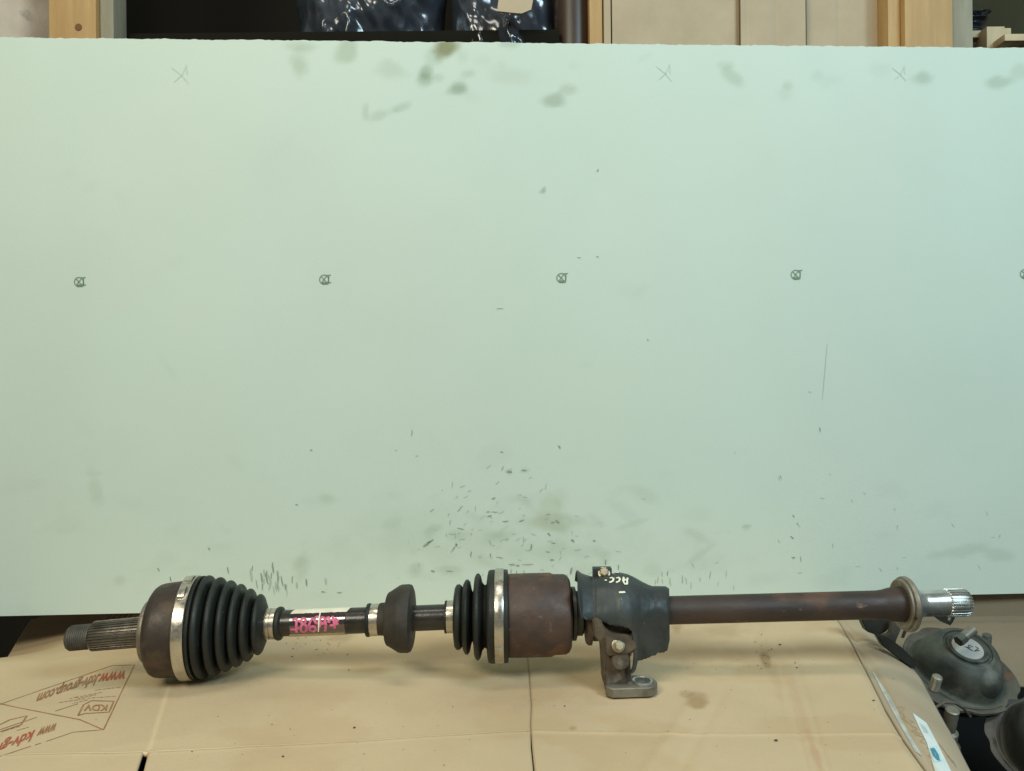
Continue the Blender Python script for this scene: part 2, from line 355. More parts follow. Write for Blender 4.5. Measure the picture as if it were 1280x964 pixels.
# scuffs: (u, v, length, angle, width px)
sc_ = [(534, 680, 12, -38, 4.5), (538, 677, 9, -38, 3), (627, 602, 0, 0, 0), (747, 213, 4, -60, 2.4), (747, 321, 3, 0, 2), (724, 322, 5, 0, 1.2), (389, 563, 3, 0, 2.4),
       (515, 541, 8, 100, 1.4), (625, 386, 9, -3, 1), (810, 425, 3, 60, 1.6), (1025, 537, 6, 85, 2), (976, 596, 5, 70, 1.2), (997, 655, 3, 60, 1.5), (371, 631, 4, 5, 2),
       (617, 623, 5, -25, 3), (610, 640, 4, 0, 2), (612, 645, 6, -25, 2.6), (632, 652, 7, -8, 2.2), (652, 651, 7, -18, 2.4), (618, 640, 9, 5, 1.3), (576, 661, 9, 10, 1.6),
       (716, 676, 5, 30, 4), (743, 676, 4, 0, 2.6), (686, 668, 5, 45, 3), (691, 653, 5, 0, 2.4), (697, 652, 6, 35, 4), (685, 643, 5, 0, 1.4), (692, 679, 5, 0, 2), (685, 690, 6, 0, 1.6),
       (690, 700, 5, 0, 3), (570, 681, 4, 90, 3), (567, 686, 6, 120, 2), (541, 714, 5, 20, 3.4), (562, 714, 8, 5, 1.5), (589, 693, 7, 95, 2), (613, 694, 5, 90, 2), (625, 697, 9, 8, 1.4),
       (640, 706, 8, 5, 2), (660, 706, 14, -3, 1.5), (647, 707, 4, 0, 3), (664, 684, 8, 100, 3), (757, 703, 7, 95, 3.2), (773, 709, 7, 95, 2), (714, 714, 9, 100, 4), (723, 720, 5, 100, 3),
       (771, 218, 0, 0, 0), (1011, 494, 0, 0, 0), (992, 645, 4, 60, 2), (990, 672, 5, 35, 2.4), (992, 697, 4, 0, 3), (1001, 699, 8, 85, 1.2), (1012, 490, 4, 0, .8),
       (639, 715, 8, 92, 1.2), (646, 716, 5, 92, 1.2), (655, 716, 7, 92, 1.2), (424, 741, 6, 0, 2), (404, 740, 5, 5, 2.4), (521, 570, 3, 0, 1), (637, 590, 7, 5, 4), (655, 588, 6, 5, 2.2),
       (627, 565, 4, 10, 2), (699, 559, 5, 60, 3), (540, 638, 5, -45, 1.4), (575, 636, 10, -50, 1.4), (571, 681, 3, 90, 3), (495, 563, 3, 0, 1), (198, 712, 5, 60, 2), (213, 724, 6, 75, 2), (261, 686, 4, 60, 2), (285, 713, 9, 80, 2)]
for _ in range(16):   # vertical strokes left of the damper
    sc_.append((random.gauss(335, 14), random.gauss(724, 8), random.uniform(5, 16), random.uniform(78, 98), random.uniform(1, 2.4)))
for u, v, l in ((314, 719, 16), (341, 710, 14), (338, 727, 22), (333, 722, 18), (345, 733, 12), (357, 734, 8), (371, 732, 8), (383, 728, 9), (407, 727, 8), (327, 722, 12)):
    sc_.append((u, v, l, 84, 3.0))
for _ in range(26):   # around the shield
    sc_.append((random.uniform(745, 920), 716+random.random()*18+(0 if random.random() < .6 else 8), random.uniform(4, 11), random.gauss(90, 6), random.uniform(.8, 1.8)))
for _ in range(90):
    sc_.append((random.gauss(625, 62), min(728, random.gauss(668, 42)), random.uniform(2.5, 8), random.choice((0, 0, -30, -50, 90))+random.gauss(0, 8), random.uniform(.6, 1.5)))
for _ in range(24):
    sc_.append((random.uniform(800, 1270), random.uniform(560, 725), random.uniform(3, 7), random.choice((60, 90, 0))+random.gauss(0, 10), random.uniform(.6, 1.2)))
def scuffs(name, lst, matl, off):
    V_ = []; Fc = []
    for u, v, l, a, wd in lst:
        if l == 0: continue
        a = math.radians(a); k = max(4, int(l/2)); pts = []
        bend = random.gauss(0, .08)
        for i in range(k+1):
            t = (i/k-.5)*l
            pts.append(onboard(u+t*math.cos(a)+random.gauss(0, .22)+bend*t*t/8, v+t*math.sin(a)+random.gauss(0, .22), off))
        ribbon(pts, [BN]*len(pts), wd*(.00066 if off > .00055 else .0008), V_, Fc, taper=True)
    o = build(name, V_, Fc, matl, BOARD, smooth=False, fix=False); o['kind'] = 'stuff'; return o
dark_s = [s for i, s in enumerate(sc_) if i < 70 or (i < 106 and i % 2)]
pale_s = [s for s in sc_ if s not in dark_s]
scuffs('scuff_mark', dark_s, M['stain'], .0006); scuffs('pale_scuff', pale_s, M['faint2'], .0005)
board_ribbons('long_scratch', [[(1034, 430), (1028, 500)]], M['faint2'], .0008, off=.0004, taper=True)

# ---- flattened cardboard under the shaft -----------------------------
CB = empty('flattened_cardboard_box', (0, .72, 0), 'large flattened brown cardboard box spread under the drive shaft with brown print at its left', 'cardboard')
def height(X, Y):
    h = (fbm(X, Y, 5, 3, 41)-.45)*.0065+.0010*np.exp(-((X-.16-.5*(Y-.7))/.006)**2)-.0008*np.exp(-((X-.185-.5*(Y-.7))/.005)**2)+(1-np.abs(2*fbm(X*.6+Y*.5, Y-.4*X, 7, 2, 47)-1))**8*.0009+(fbm(X, Y, 22, 2, 43)-.4)*.0005
    h = h*ss((np.abs(Y-.765)-.0)/.12+.25)
    h = h-.050*(np.sqrt(((-.46-X)/.20)**2+.01)+(-.46-X)/.20)*.5*ss((Y-.80)/.16)
    h = h*(1-np.exp(-((X+.315)/.05)**2-((Y-.757)/.05)**2))+.0042*np.exp(-((X+.305)/.085)**2-((Y-.760)/.065)**2)
    return h-.0008
slit_px = [(655, 758), (658, 800), (661, 840), (664, 880), (663, 905), (665, 935), (668, 964), (672, 1060), (676, 1200)]
crease_px = [(1024, 742), (1036, 757), (1050, 777), (1068, 806), (1088, 846), (1107, 884), (1130, 922), (1162, 966), (1240, 1080), (1330, 1220)]
outer_px = [(1050, 744), (1064, 757), (1082, 776), (1112, 800), (1152, 850), (1176, 893), (1194, 926), (1214, 966), (1262, 1080), (1320, 1220)]
def curve_y(px, z=0.0):
    W = [onz(u, v, z) for u, v in px]; ys = [p.y for p in W][::-1]; xs = [p.x for p in W][::-1]
    return lambda y: np.interp(y, ys, xs)
slit = curve_y(slit_px); crease = curve_y(crease_px)
left_e = lambda y: np.where(y > .9, -.622-(y-.936)*.52, -.603-(.9-y)*.1)
YF = .43; YBK = 1.24; ysf = lambda x: np.interp(x, [-.7, -.286, 0, .25, .6], [.598, .612, .641, .633, .628])   # score line near front
def cb_tint(X, Y, Z):
    U, V = toimg(X, Y, Z); T = np.ones(X.shape+(3,)); jit = fbm(X, Y, 50, 4, 51)-.47
    def spot(u, v, ru, rv, k, col=(.62, .52, .40), ang=0, n=1.2):
        nonlocal T
        a = math.radians(ang); du = (U-u)*math.cos(a)+(V-v)*math.sin(a); dv = -(U-u)*math.sin(a)+(V-v)*math.cos(a)
        m = ss((1.25-np.sqrt((du/ru)**2+(dv/rv)**2)-jit*n)/.8)*k; T = T*(1-m[..., None]*(1-np.array(col)))
    spot(871, 878, 14, 12, .75); spot(858, 868, 10, 5, .5); spot(957, 825, 6, 14, .55, (.45, .38, .3), -20, .8); spot(847, 785, 8, 8, .5); spot(905, 790, 30, 8, .25)
    spot(925, 830, 60, 22, .16); spot(716, 910, 5, 3, .6); spot(425, 795, 16, 8, .35, (.5, .45, .35)); spot(230, 850, 40, 10, .3, (.6, .5, .4)); spot(700, 860, 60, 25, .22, (.75, .66, .5))
    spot(150, 880, 90, 40, .10, (.8, .85, .75)); spot(1005, 900, 6, 80, .22, (.85, .66, .58), -17); spot(1022, 950, 5, 40, .3, (.85, .62, .52), -20)
    spot(970, 850, 5, 60, .18, (.85, .7, .6), -14)
    spot(560, 880, 80, 20, .08); spot(330, 930, 50, 18, .07); spot(1000, 870, 30, 12, .10); spot(790, 920, 40, 12, .08)
    T *= (1-.20*(fbm(X, Y, 7, 5, 61)-.4))[..., None]*np.array([1, 1, 1]); T *= 1-.10*ss((fbm(X*.8, Y, 14, 4, 63)-.50)/.12)[..., None]*np.array([.4, .7, 1])
    T *= 1-.28*ss((-.42-X)/.2)[..., None]*ss((Y-.80)/.12)[..., None]*np.array([.7, .85, 1])  # shade under the board's left end painted into the tint
    return T
def panel(name, xl, xr, y0, y1, n=None, m=None, edge_drop=None, snap=None):
    ys = np.linspace(y0, y1, m or int((y1-y0)/.0022)+2); xm = float(np.max(xr(ys)-xl(ys)))
    s = np.linspace(0, 1, n or int(xm/.0026)+2)
    S, Y = np.meshgrid(s, ys, indexing='ij'); X = xl(Y)*(1-S)+xr(Y)*S
    if snap:      # let one border follow the score line
        xs_ = X[:, 0 if snap == 'lo' else -1]; yb = ysf(xs_)[:, None]; t = (Y-y0)/(y1-y0)
        Y = yb+(y1-yb)*t if snap == 'lo' else y0+(yb-y0)*t
        X = xl(Y)*(1-S)+xr(Y)*S
    Z = height(X, Y)
    ds = Y-ysf(X); Z = Z+.0007*np.exp(-(ds/.0022)**2)            # rubbed fold ridge
    # faint vertical score lines
    U, V = toimg(X, Y, Z)
    for a, b in (((206, 845), (186, 935)), ((965, 790), (1010, 964)), ((985, 790), (1035, 964))):
        d = (U-a[0])-(V-a[1])*(b[0]-a[0])/(b[1]-a[1]); Z = Z-.0009*np.exp(-(d/3.2)**2)*ss((V-a[1])/10)*ss((b[1]+20-V)/10)
    T = cb_tint(X, Y, Z)
    T = T*(1+.30*np.exp(-(ds/.0014)**2)*(.35+.65*fbm(X, Y, 30, 3, 77)))[..., None]
    d2 = (U-214)-(V-848)*(-26/84.); T = T*(1+.22*np.exp(-(d2/2.2)**2)*((V > 846) & (V < 936)))[..., None]
    if edge_drop: Z = edge_drop(X, Y, Z, S)
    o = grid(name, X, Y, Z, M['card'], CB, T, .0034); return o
gap = .0002
YS = .625
gdrop = lambda side: (lambda X, Y, Z, S: Z-.0009*np.exp(-((S if side else 1-S)*(.5)/.0022)**2))
slotL = curve_y([(182, 925), (179, 938), (170, 966), (150, 1030), (120, 1130), (100, 1250)]); slotR = curve_y([(186, 925), (185, 936), (183, 950), (179, 966), (166, 1030), (145, 1130), (130, 1250)])
P1 = panel('left_panel', left_e, lambda y: slit(y)-gap*.5, YS, YBK, snap='lo', edge_drop=gdrop(0))
P2 = panel('right_panel', lambda y: slit(y)+gap*.5, lambda y: crease(y), YF, YBK, edge_drop=lambda X, Y, Z, S: Z-.0035*ss((S-.975)/.025)-.0009*np.exp(-(S*.5/.0022)**2))
P3 = panel('front_flap', lambda y: left_e(y), lambda y: slotL(y), YF, YS, snap='hi')
P4 = panel('front_flap', lambda y: slotR(y), lambda y: slit(y)-.0009*ss((.655-y)/.05)-gap*.5, YF, YS, snap='hi')
ysu = np.linspace(YF, .70, 40); Xu = np.stack([slit(ysu)-.03, slit(ysu)+.02]); Yu = np.stack([ysu, ysu])
grid('under_layer', Xu, Yu, np.full(Xu.shape, -.0062), M['card_back'], CB, None, .003)
# side flap folded down beyond the crease
def side_flap():
    n = 26; V_ys = []
    cr = densify(crease_px, 9); ou = densify(outer_px, 9)
    X = np.zeros((len(cr), n)); Y = X.copy(); Z = X.copy()
    for i in range(len(cr)):
        a = onz(*cr[i], -.0040); b = onz(*ou[i], -.030); 
        for j in range(n):
            t = j/(n-1); p = a.lerp(b, t); X[i, j], Y[i, j] = p.x, p.y
            Z[i, j] = p.z+.0075*math.sin(math.pi*t)-.0030*math.exp(-((t-.10)/.06)**2)
    Z += (fbm(X, Y, 18, 3, 71)-.45)*.004*np.linspace(0, 1, n)[None, :]
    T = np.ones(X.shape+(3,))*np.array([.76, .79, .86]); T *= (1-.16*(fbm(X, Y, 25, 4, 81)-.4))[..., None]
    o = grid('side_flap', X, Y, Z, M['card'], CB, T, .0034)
    for p_ in o.data.polygons[:1]: 
        if p_.normal.z < 0: o.data.flip_normals()
    return o
SF = side_flap()
def bvh_of(objs):
    V_ = []; Fc = []
    for o in objs:
        b = ROOT[o.name]; base = len(V_)
        V_ += [v.co+b for v in o.data.vertices]; Fc += [[base+i for i in p.vertices] for p in o.data.polygons]
    return BVHTree.FromPolygons(V_, Fc)
bv_card = bvh_of([P1, P2, P3, P4, SF])
def hit(bv, u, v, off, zf=0.0):
    d = ray(u, v).normalized(); o = Vector((0, 0, CAMZ))
    loc, nn, i, dist = bv.ray_cast(o, d)
    if loc is None: loc = onz(u, v, zf); nn = Vector((0, 0, 1))
    if nn.dot(d) > 0: nn = -nn
    return loc+nn*off, nn
def surf_ribbons(name, bv, polys, matl, wd, parent, off=.00035, dens=4, taper=False, stuff=False):
    V_ = []; Fc = []
    for poly in polys:
        hs = [hit(bv, u, v, off) for u, v in densify(poly, dens)]
        ribbon([h[0] for h in hs], [h[1] for h in hs], wd, V_, Fc, taper=taper)
    o = build(name, V_, Fc, matl, parent, smooth=False, fix=False)
    if stuff: o['kind'] = 'stuff'
    return o
def surf_poly(name, bv, poly, matl, parent, off=.0004, div=6):
    """filled polygon strip: poly = two boundary polylines of equal length"""
    A, B = poly; V_ = []; Fc = []
    A = densify(A, 5); B = densify(B, 5); n = len(A)
    for i in range(n):
        for j in range(div+1):
            t = j/div; p, _ = hit(bv, A[i][0]*(1-t)+B[i][0]*t, A[i][1]*(1-t)+B[i][1]*t, off); V_.append(p)
    for i in range(n-1):
        for j in range(div):
            a = i*(div+1)+j; Fc.append((a, a+1, a+div+2, a+div+1))
    return build(name, V_, Fc, matl, parent, smooth=False, fix=False)
# --- printed text on the cardboard (upside-down as the sheet lies)
def text_mesh(s, sp=1.0):
    cu = bpy.data.curves.new('t', 'FONT'); cu.body = s; cu.size = 1; cu.space_character = sp; cu.resolution_u = 3; cu.offset = .024
    o = bpy.data.objects.new('t', cu); C.objects.link(o); dg = bpy.context.evaluated_depsgraph_get(); dg.update()
    me = bpy.data.meshes.new_from_object(o.evaluated_get(dg)); bpy.data.objects.remove(o)
    bm = bmesh.new(); bm.from_mesh(me)
    bmesh.ops.subdivide_edges(bm, edges=[e for e in bm.edges if e.calc_length() > .15], cuts=2)
    V_ = [v.co.copy() for v in bm.verts]; Fc = [[v.index for v in f.verts] for f in bm.faces]; bm.free(); bpy.data.meshes.remove(me)
    x0 = min(v.x for v in V_); x1 = max(v.x for v in V_)
    return V_, Fc, x0, x1
def surf_text(name, s, bv, base, hv, matl, parent, off=.0004, bold=0):
    """base: pixel polyline of baseline (start to end of reading), hv: pixel vector of one em height"""
    V_, Fc, x0, x1 = text_mesh(s)
    L = [0]
    for i in range(1, len(base)): L.append(L[-1]+math.dist(base[i-1], base[i]))
    out = []
    for v in V_:
        d = (v.x-x0)/(x1-x0)*L[-1]
        bx = np.interp(d, L, [b[0] for b in base]); by = np.interp(d, L, [b[1] for b in base])
        p, _ = hit(bv, bx+hv[0]*v.y, by+hv[1]*v.y, off); out.append(p)
    return build(name, out, Fc, matl, parent, smooth=False, fix=False)
Z8 = lambda L: [(20+x/8., 820+y/8.) for x, y in L]
surf_ribbons('printed_border', bv_card, [Z8([(-480, 600), (0, 430), (960, 98), (1185, 92), (875, 740), (570, 765), (300, 858)]), Z8([(250, 873), (190, 895)]), Z8([(-200, 470), (0, 515), (640, 640), (860, 735), (875, 740)]),
    Z8([(150, 905), (-170, 1010)]), Z8([(390, 555), (620, 480)]), Z8([(0, 685), (210, 615)]), Z8([(-160, 740), (0, 685)])], M['print'], .0010, CB)
surf_ribbons('printed_logo_frame', bv_card, [Z8([(975, 455), (755, 450), (675, 490), (620, 600), (690, 578), (930, 565), (978, 455)])], M['print'], .0014, CB)
surf_ribbons('printed_logo_frame', bv_card, [Z8([(-160, 690), (-60, 640), (110, 600), (50, 690), (-160, 760)])], M['print'], .0014, CB)
surf_text('printed_word', 'www.', bv_card, [(159, 838.5), (124, 843)], (-8.5, 21), M['printred'], CB)
surf_text('printed_word', 'kdv-group.com', bv_card, [(124, 843.0), (104, 849), (49, 868)], (-9.5, 20), M['print'], CB)
surf_text('printed_logo', 'KDV', bv_card, Z8([(920, 492), (690, 492)]), (-2.4, 10.6), M['print'], CB)
surf_text('printed_word', 'www', bv_card, [(72.5, 904), (50, 911)], (-9.5, 20), M['print'], CB)
surf_text('printed_word', 'kdv-group', bv_card, [(44, 913), (-30, 942)], (-9.5, 20), M['printred'], CB)
small = []
for (xa, ya, xb, yb) in ((1045, 315, 790, 345), (860, 365, 600, 420), (800, 390, 620, 430), (1000, 405, 720, 425), (690, 430, 430, 470), (720, 440, 560, 480), (620, 410, 540, 430), (130, 715, 0, 750), (40, 705, -140, 760)):
    x = xa
    while x > xb:
        w_ = random.uniform(12, 50); t0 = (xa-x)/(xa-xb); t1 = min(1, (xa-x+w_)/(xa-xb))
        small.append(Z8([(xa+(xb-xa)*t0, ya+(yb-ya)*t0), (xa+(xb-xa)*t1, ya+(yb-ya)*t1)])); x -= w_+random.uniform(5, 14)
surf_ribbons('printed_fine_line', bv_card, small, M['print'], .0009, CB, dens=2, stuff=True)
# reddish handwriting traces behind the stub
surf_ribbons('printed_smear', bv_card, [[(133+i*7, 775-i*.6), (140+i*7, 768-i*.8)] for i in range(5)], M['print'], .0018, CB, dens=2)
# specks of dirt
V_ = []; Fc = []
spk = [(443, 910, 2.2), (970, 926, 2.6), (354, 946, 2.2), (975, 806, 2), (706, 883, 1.6), (363, 912, 1), (340, 906, .9), (566, 884, 1), (1092, 876, 2), (996, 835, 1.4), (994, 829, 1.2), (365, 821, 1.6), (455, 943, 1), (120, 900, .8), (240, 940, 1.2), (862, 900, .8), (436, 838, 1.2), (555, 957, 1)]
for _ in range(90): spk.append((random.uniform(130, 1120), random.uniform(815, 962), random.uniform(.35, .8)))
for _ in range(26): spk.append((random.gauss(400, 25), random.uniform(797, 820), random.uniform(.5, 1.1)))
for _ in range(20): spk.append((random.gauss(958, 9), random.gauss(822, 12), random.uniform(.4, 1.2)))
for u, v, r in spk:
    b0 = len(V_); k = 6; a0 = random.random()*3
    for i in range(k):
        rr = r*random.uniform(.6, 1.15); p, _ = hit(bv_card, u+rr*math.cos(a0+i*math.tau/k), v+rr*.55*math.sin(a0+i*math.tau/k), .0004); V_.append(p)
    Fc.append(tuple(range(b0, b0+k)))
o = build('dirt_speck', V_, Fc, M['dirt'], CB, smooth=False, fix=False); o['kind'] = 'stuff'
# labels on the side flap
Q = lambda L: [(1130+x/10.26, 870+y/10.26) for x, y in L]
surf_poly('paper_label', bv_card, (Q([(110, 225), (200, 420), (290, 600), (400, 964), (420, 1100)]), Q([(112, 222), (285, 350), (420, 600), (600, 964), (680, 1100)])), M['paper'], CB)
surf_poly('blue_label_print', bv_card, (Q([(330, 660), (345, 760), (395, 860)]), Q([(420, 650), (455, 740), (490, 840)])), mat('pale_blue_print', (.55, .70, .72), .6), CB, off=.0007)
surf_ribbons('blue_logo', bv_card, [Q([(350, 690), (385, 780), (440, 840)]), Q([(370, 680), (420, 760), (440, 840)])], M['blue'], .0022, CB, off=.0010)
surf_ribbons('label_print', bv_card, [Q([(215+i*6, 400+i*14), (290+i*4, 440+i*9)]) for i in range(-3, 6)], M['faint'], .0006, CB, off=.0008, dens=2)
q = lambda L: [(1080+x/4.725, 760+y/4.725) for x, y in L]
surf_poly('paper_label', bv_card, (q([(50, 380), (120, 520), (215, 700), (300, 850)]), q([(54, 380), (160, 530), (245, 700), (345, 880)])), mat('grey_paper_label', (.55, .55, .47), .7, var=(.38, .40, .36), vscale=60), CB)
for k_ in range(9):
    x0_, y0_ = 200+k_*26, 590+k_*34
    surf_ribbons('printed_scrawl', bv_card, [q([(x0_+random.uniform(-14, 14), y0_), (x0_+random.uniform(10, 40), y0_+random.uniform(-6, 24)), (x0_+random.uniform(0, 30), y0_+random.uniform(20, 50)), (x0_+random.uniform(10, 50), y0_+random.uniform(40, 60))])], M['smear'], random.uniform(.0008, .0022), CB, dens=4, taper=True)
for k_ in range(3):
    surf_ribbons('printed_scrawl', bv_card, [q([(440+k_*26, 800+k_*34), (480+k_*24, 850+k_*30), (500+k_*22, 890+k_*26)])], M['smear'], .0016, CB, dens=4, taper=True)

# bench below the cardboard
box('workbench', (-.52, .40, -.10), (.33, 1.20, -.047), M['bench'], bev=.003)
tag(bpy.data.objects['workbench'], 'dark wooden bench top hidden beneath the flattened cardboard', 'bench')

# ================================================================== DRIVE SHAFT
YA = .765; SX = YA/F; YAW = .11
cv = [(60, 799.8), (87, 798), (200, 788), (240, 784), (335, 780), (465, 775), (565, 771), (700, 767.5), (850, 762.5), (1100, 756), (1240, 752)]
def AX(u):
    Y = YA+YAW*min(0, (u-345)*SX); v = float(np.interp(u, [c[0] for c in cv], [c[1] for c in cv]))
    return P(u, v, Y)
def tilt(u): return YAW*float(ss(np.array((350-u)/20.)))
DS = empty('drive_shaft', (0, YA, 0), 'long rusty car drive shaft with black rubber boots lying on the cardboard', 'drive shaft')
def turned(name, prof, m, parent=None, seg=72, teeth=0, depth=0, deg=30, wob=0, cap=True):
    V_ = []; Fc = []; ph = random.random()*6
    for u, r in prof:
        c = AX(u); tl = tilt(u)
        for k in range(seg):
            th = math.tau*k/seg; rr = r
            if teeth: rr = r-depth*(.5+.5*max(-1, min(1, 2.2*math.cos(teeth*th))))
            if wob: rr += wob*math.sin(3*th+ph+u*.02)
            V_.append((c.x+tl*math.cos(th)*rr*SX, c.y-math.cos(th)*rr*SX, c.z+math.sin(th)*rr*SX))
    n = len(prof)
    for i in range(n-1):
        for k in range(seg):
            k2 = (k+1) % seg; Fc.append((i*seg+k, i*seg+k2, (i+1)*seg+k2, (i+1)*seg+k))
    if cap: Fc += [tuple(range(seg)), tuple((n-1)*seg+k for k in range(seg))]
    return build(name, V_, Fc, m, parent or DS, True, deg)
# stub end
th = [(84, 10), (86, 13), (88, 14)]
u = 89.
while u < 112: th += [(u, 14.3), (u+.5, 15.1), (u+1.5, 15.1), (u+2, 14.3)]; u += 2.6
turned('threaded_end', th+[(114, 14.2)], M['thread'])
turned('splined_stub', [(114, 14.5), (117, 17.6), (150, 17.9), (190, 18.2)], M['spline'], seg=288, teeth=32, depth=1.9, deg=60)
turned('dust_ring', [(182, 20), (182.6, 32), (184, 36.5), (187, 38), (191, 37.5), (192, 30)], M['dull'])
HO = turned('outer_joint_housing', [(190, 30), (190.5, 39), (191.8, 44), (193.5, 48.5), (196.5, 52.5), (200.5, 54.8), (206, 55.8), (214, 56.2), (233, 56.8), (234, 50)], M['cup'], seg=96)
BC = turned('band_clamp', [(232.5, 50), (233, 61.2), (234, 62), (239, 62.2), (246, 62), (247, 61.2), (247.4, 50)], M['steel'], seg=96)
# clamp ear on the large band
def ear(u0, u1, r, th0, th1, h, m, parent, name='clamp_ear'):
    V_ = []; Fc = []; n = 10
    for i in range(n+1):
        t = i/n; th_ = math.radians(th0+(th1-th0)*t); rr = r+h*math.sin(math.pi*t)**.5
        for uu in (u0, u1):
            c = AX(uu)
            for dr in (0, -1.6): V_.append((c.x+tilt(uu)*math.cos(th_)*rr*SX, c.y-math.cos(th_)*(rr+dr)*SX, c.z+math.sin(th_)*(rr+dr)*SX))
    for i in range(n):
        a = i*4; Fc += [(a, a+2, a+6, a+4), (a+1, a+5, a+7, a+3), (a, a+4, a+5, a+1), (a+2, a+3, a+7, a+6)]
    Fc += [(0, 1, 3, 2), (n*4, n*4+2, n*4+3, n*4+1)]
    return build(name, V_, Fc, m, parent, True, 50)
ear(236, 243, 62.6, 48, 66, 3.2, M['steel'], BC); ear(234.5, 245, 62.6, 72, 92, 2.0, M['steel'], BC)
def folds(start, peaks, end, dp=.55):
    """peaks: (u, r); rounded bellows profile"""
    prof = list(start)
    for i, (u, r) in enumerate(peaks):
        un, rn = peaks[i+1] if i+1 < len(peaks) else (None, None)
        hw = (peaks[i+1][0]-u)/2 if un else (u-peaks[i-1][0])/2
        for a in range(-4, 5):
            t = a/4.; prof.append((u+t*hw*.72, r-(1-math.sqrt(max(0, 1-t*t*.96)))*hw*1.15))
        if un:
            rv = min(r, rn)-hw*1.9
            prof.append(((u+un)/2, rv))
    return prof+list(end)
turned('outer_boot', folds([(247.2, 58), (248, 60.5), (252, 61)], [(258, 61.3), (272.5, 58.6), (286, 54.4), (299, 49.6), (311.5, 43.6), (324.5, 36.6)], [(331, 27), (333, 20), (334, 12)]), M['rubber'], seg=96, deg=80, wob=.35)
bp_ = [(331, 14), (331.5, 18.5), (334, 18.8), (334.6, 17.6), (336, 17.6), (336.6, 18.8), (339, 18.8), (339.6, 17.6), (341, 17.6), (341.6, 18.8), (346, 18.6), (346.6, 12)]
turned('small_clamp', bp_, M['steel'])
turned('boot_lip', [(346, 12), (346.4, 19.5), (349, 20.6), (352, 20), (354, 16.6), (354.3, 12)], M['rubber'])
BAR = turned('centre_bar', [(340, 15.6), (400, 15.9), (480, 15.7), (520, 15.6), (560, 15.6)], M['black'])
TP = turned('tape_wrap', [(366, 16.0), (366.3, 16.4), (434, 16.4), (434.3, 16.0)], M['tape'], cap=False)
bv_bar = bvh_of([TP, BAR])
TZ = lambda L: [(345+x/12.8, 750+y/12.8) for x, y in L]
pk = [TZ([(330, 300), (325, 400), (328, 520)]), TZ([(232, 465), (300, 470), (372, 440)]), TZ([(260, 330), (300, 305), (335, 300)]),
      TZ(circ(440, 335, 40, 38)), TZ(circ(445, 450, 48, 62)), TZ([(600, 285), (555, 330), (528, 400), (545, 480), (600, 505), (640, 470), (620, 420), (560, 425), (535, 455)]),
      TZ(circ(660, 320, 42, 48)), TZ([(700, 330), (705, 400), (690, 440)]), TZ(circ(745, 330, 40, 50)), TZ([(785, 330), (800, 400), (785, 500)]),
      TZ([(800, 300), (840, 280), (870, 320), (830, 350), (870, 350)]), TZ([(900, 260), (925, 330), (940, 455)]), TZ([(862, 405), (920, 400), (1000, 370)]), TZ([(890, 320), (960, 300), (995, 330), (940, 350)]),
      TZ([(640, 370), (720, 380), (780, 360)]), TZ([(350, 330), (400, 340)])]
surf_ribbons('pink_writing', bv_bar, pk, M['pink'], .0024, TP, off=.0003, dens=2)
surf_ribbons('white_line', bv_bar, [TZ([(712, 195), (690, 300), (680, 505)])], M['white'], .0012, TP, off=.0006, dens=6)
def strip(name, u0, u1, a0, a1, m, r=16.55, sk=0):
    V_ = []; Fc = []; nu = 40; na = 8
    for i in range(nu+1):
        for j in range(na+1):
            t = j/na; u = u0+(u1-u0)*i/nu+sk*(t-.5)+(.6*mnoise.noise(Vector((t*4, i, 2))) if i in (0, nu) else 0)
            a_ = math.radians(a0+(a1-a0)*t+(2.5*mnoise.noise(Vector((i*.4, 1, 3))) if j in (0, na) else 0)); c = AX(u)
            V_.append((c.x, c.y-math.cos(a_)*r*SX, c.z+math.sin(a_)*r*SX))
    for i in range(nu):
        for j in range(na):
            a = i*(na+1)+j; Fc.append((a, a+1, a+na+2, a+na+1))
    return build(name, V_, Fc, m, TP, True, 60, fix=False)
strip('painted_gloss_strip', 368, 438, 58, 100, M['glosspale'], sk=5); strip('painted_gloss_strip', 364, 432, -38, -68, M['reflecttan'], sk=-3)  # gloss highlight and cardboard reflection painted as pale strips on the bar
# damper
turned('damper_lip', [(458.5, 12), (459, 19.8), (461, 20.4), (463.5, 19.8), (464, 12)], M['rubber'])
turned('small_clamp', [(463.6, 12), (464, 19.3), (469, 19.6), (474, 19.3), (474.4, 12)], M['steel'])
turned('vibration_damper', [(474, 12), (474.5, 19.5), (482, 20.2), (483.4, 22), (484, 30), (485, 31.8), (490, 34.6), (499, 40), (502, 41), (511, 41.2), (514.2, 40), (516, 36), (516.6, 28), (516.6, 18), (517, 12)], M['damper'], wob=.5)
# inner boot
turned('boot_lip', [(556, 12), (556.3, 19.6), (558.6, 20), (559, 12)], M['rubber'])
turned('small_clamp', [(558.8, 12), (559, 19.6), (563, 19.8), (567.6, 19.6), (568, 12)], M['steel'])
turned('inner_boot', [(567.5, 14), (568, 30), (569, 36), (571, 39), (574, 39.6), (577, 37.5), (578.4, 35), (579.4, 40), (582, 44.6), (585, 45.2), (587.5, 42), (589.5, 33), (591, 29), (592.4, 36), (593.6, 48), (596, 52), (598.6, 52.2), (601, 49), (603, 41), (606, 37.5), (608.6, 39), (609.6, 50), (611, 55.2), (614, 56.2), (632, 56.2), (635, 55.6), (636, 48)], M['rubber'], seg=96, deg=60, wob=.3)
B2 = turned('band_clamp', [(619, 54), (619.2, 57), (620, 57.4), (624.5, 57.5), (629, 57.4), (630, 57), (630.2, 54)], M['steel'], seg=96)
ear(620.4, 628.8, 57.8, -38, -20, 2.4, M['steel'], B2)
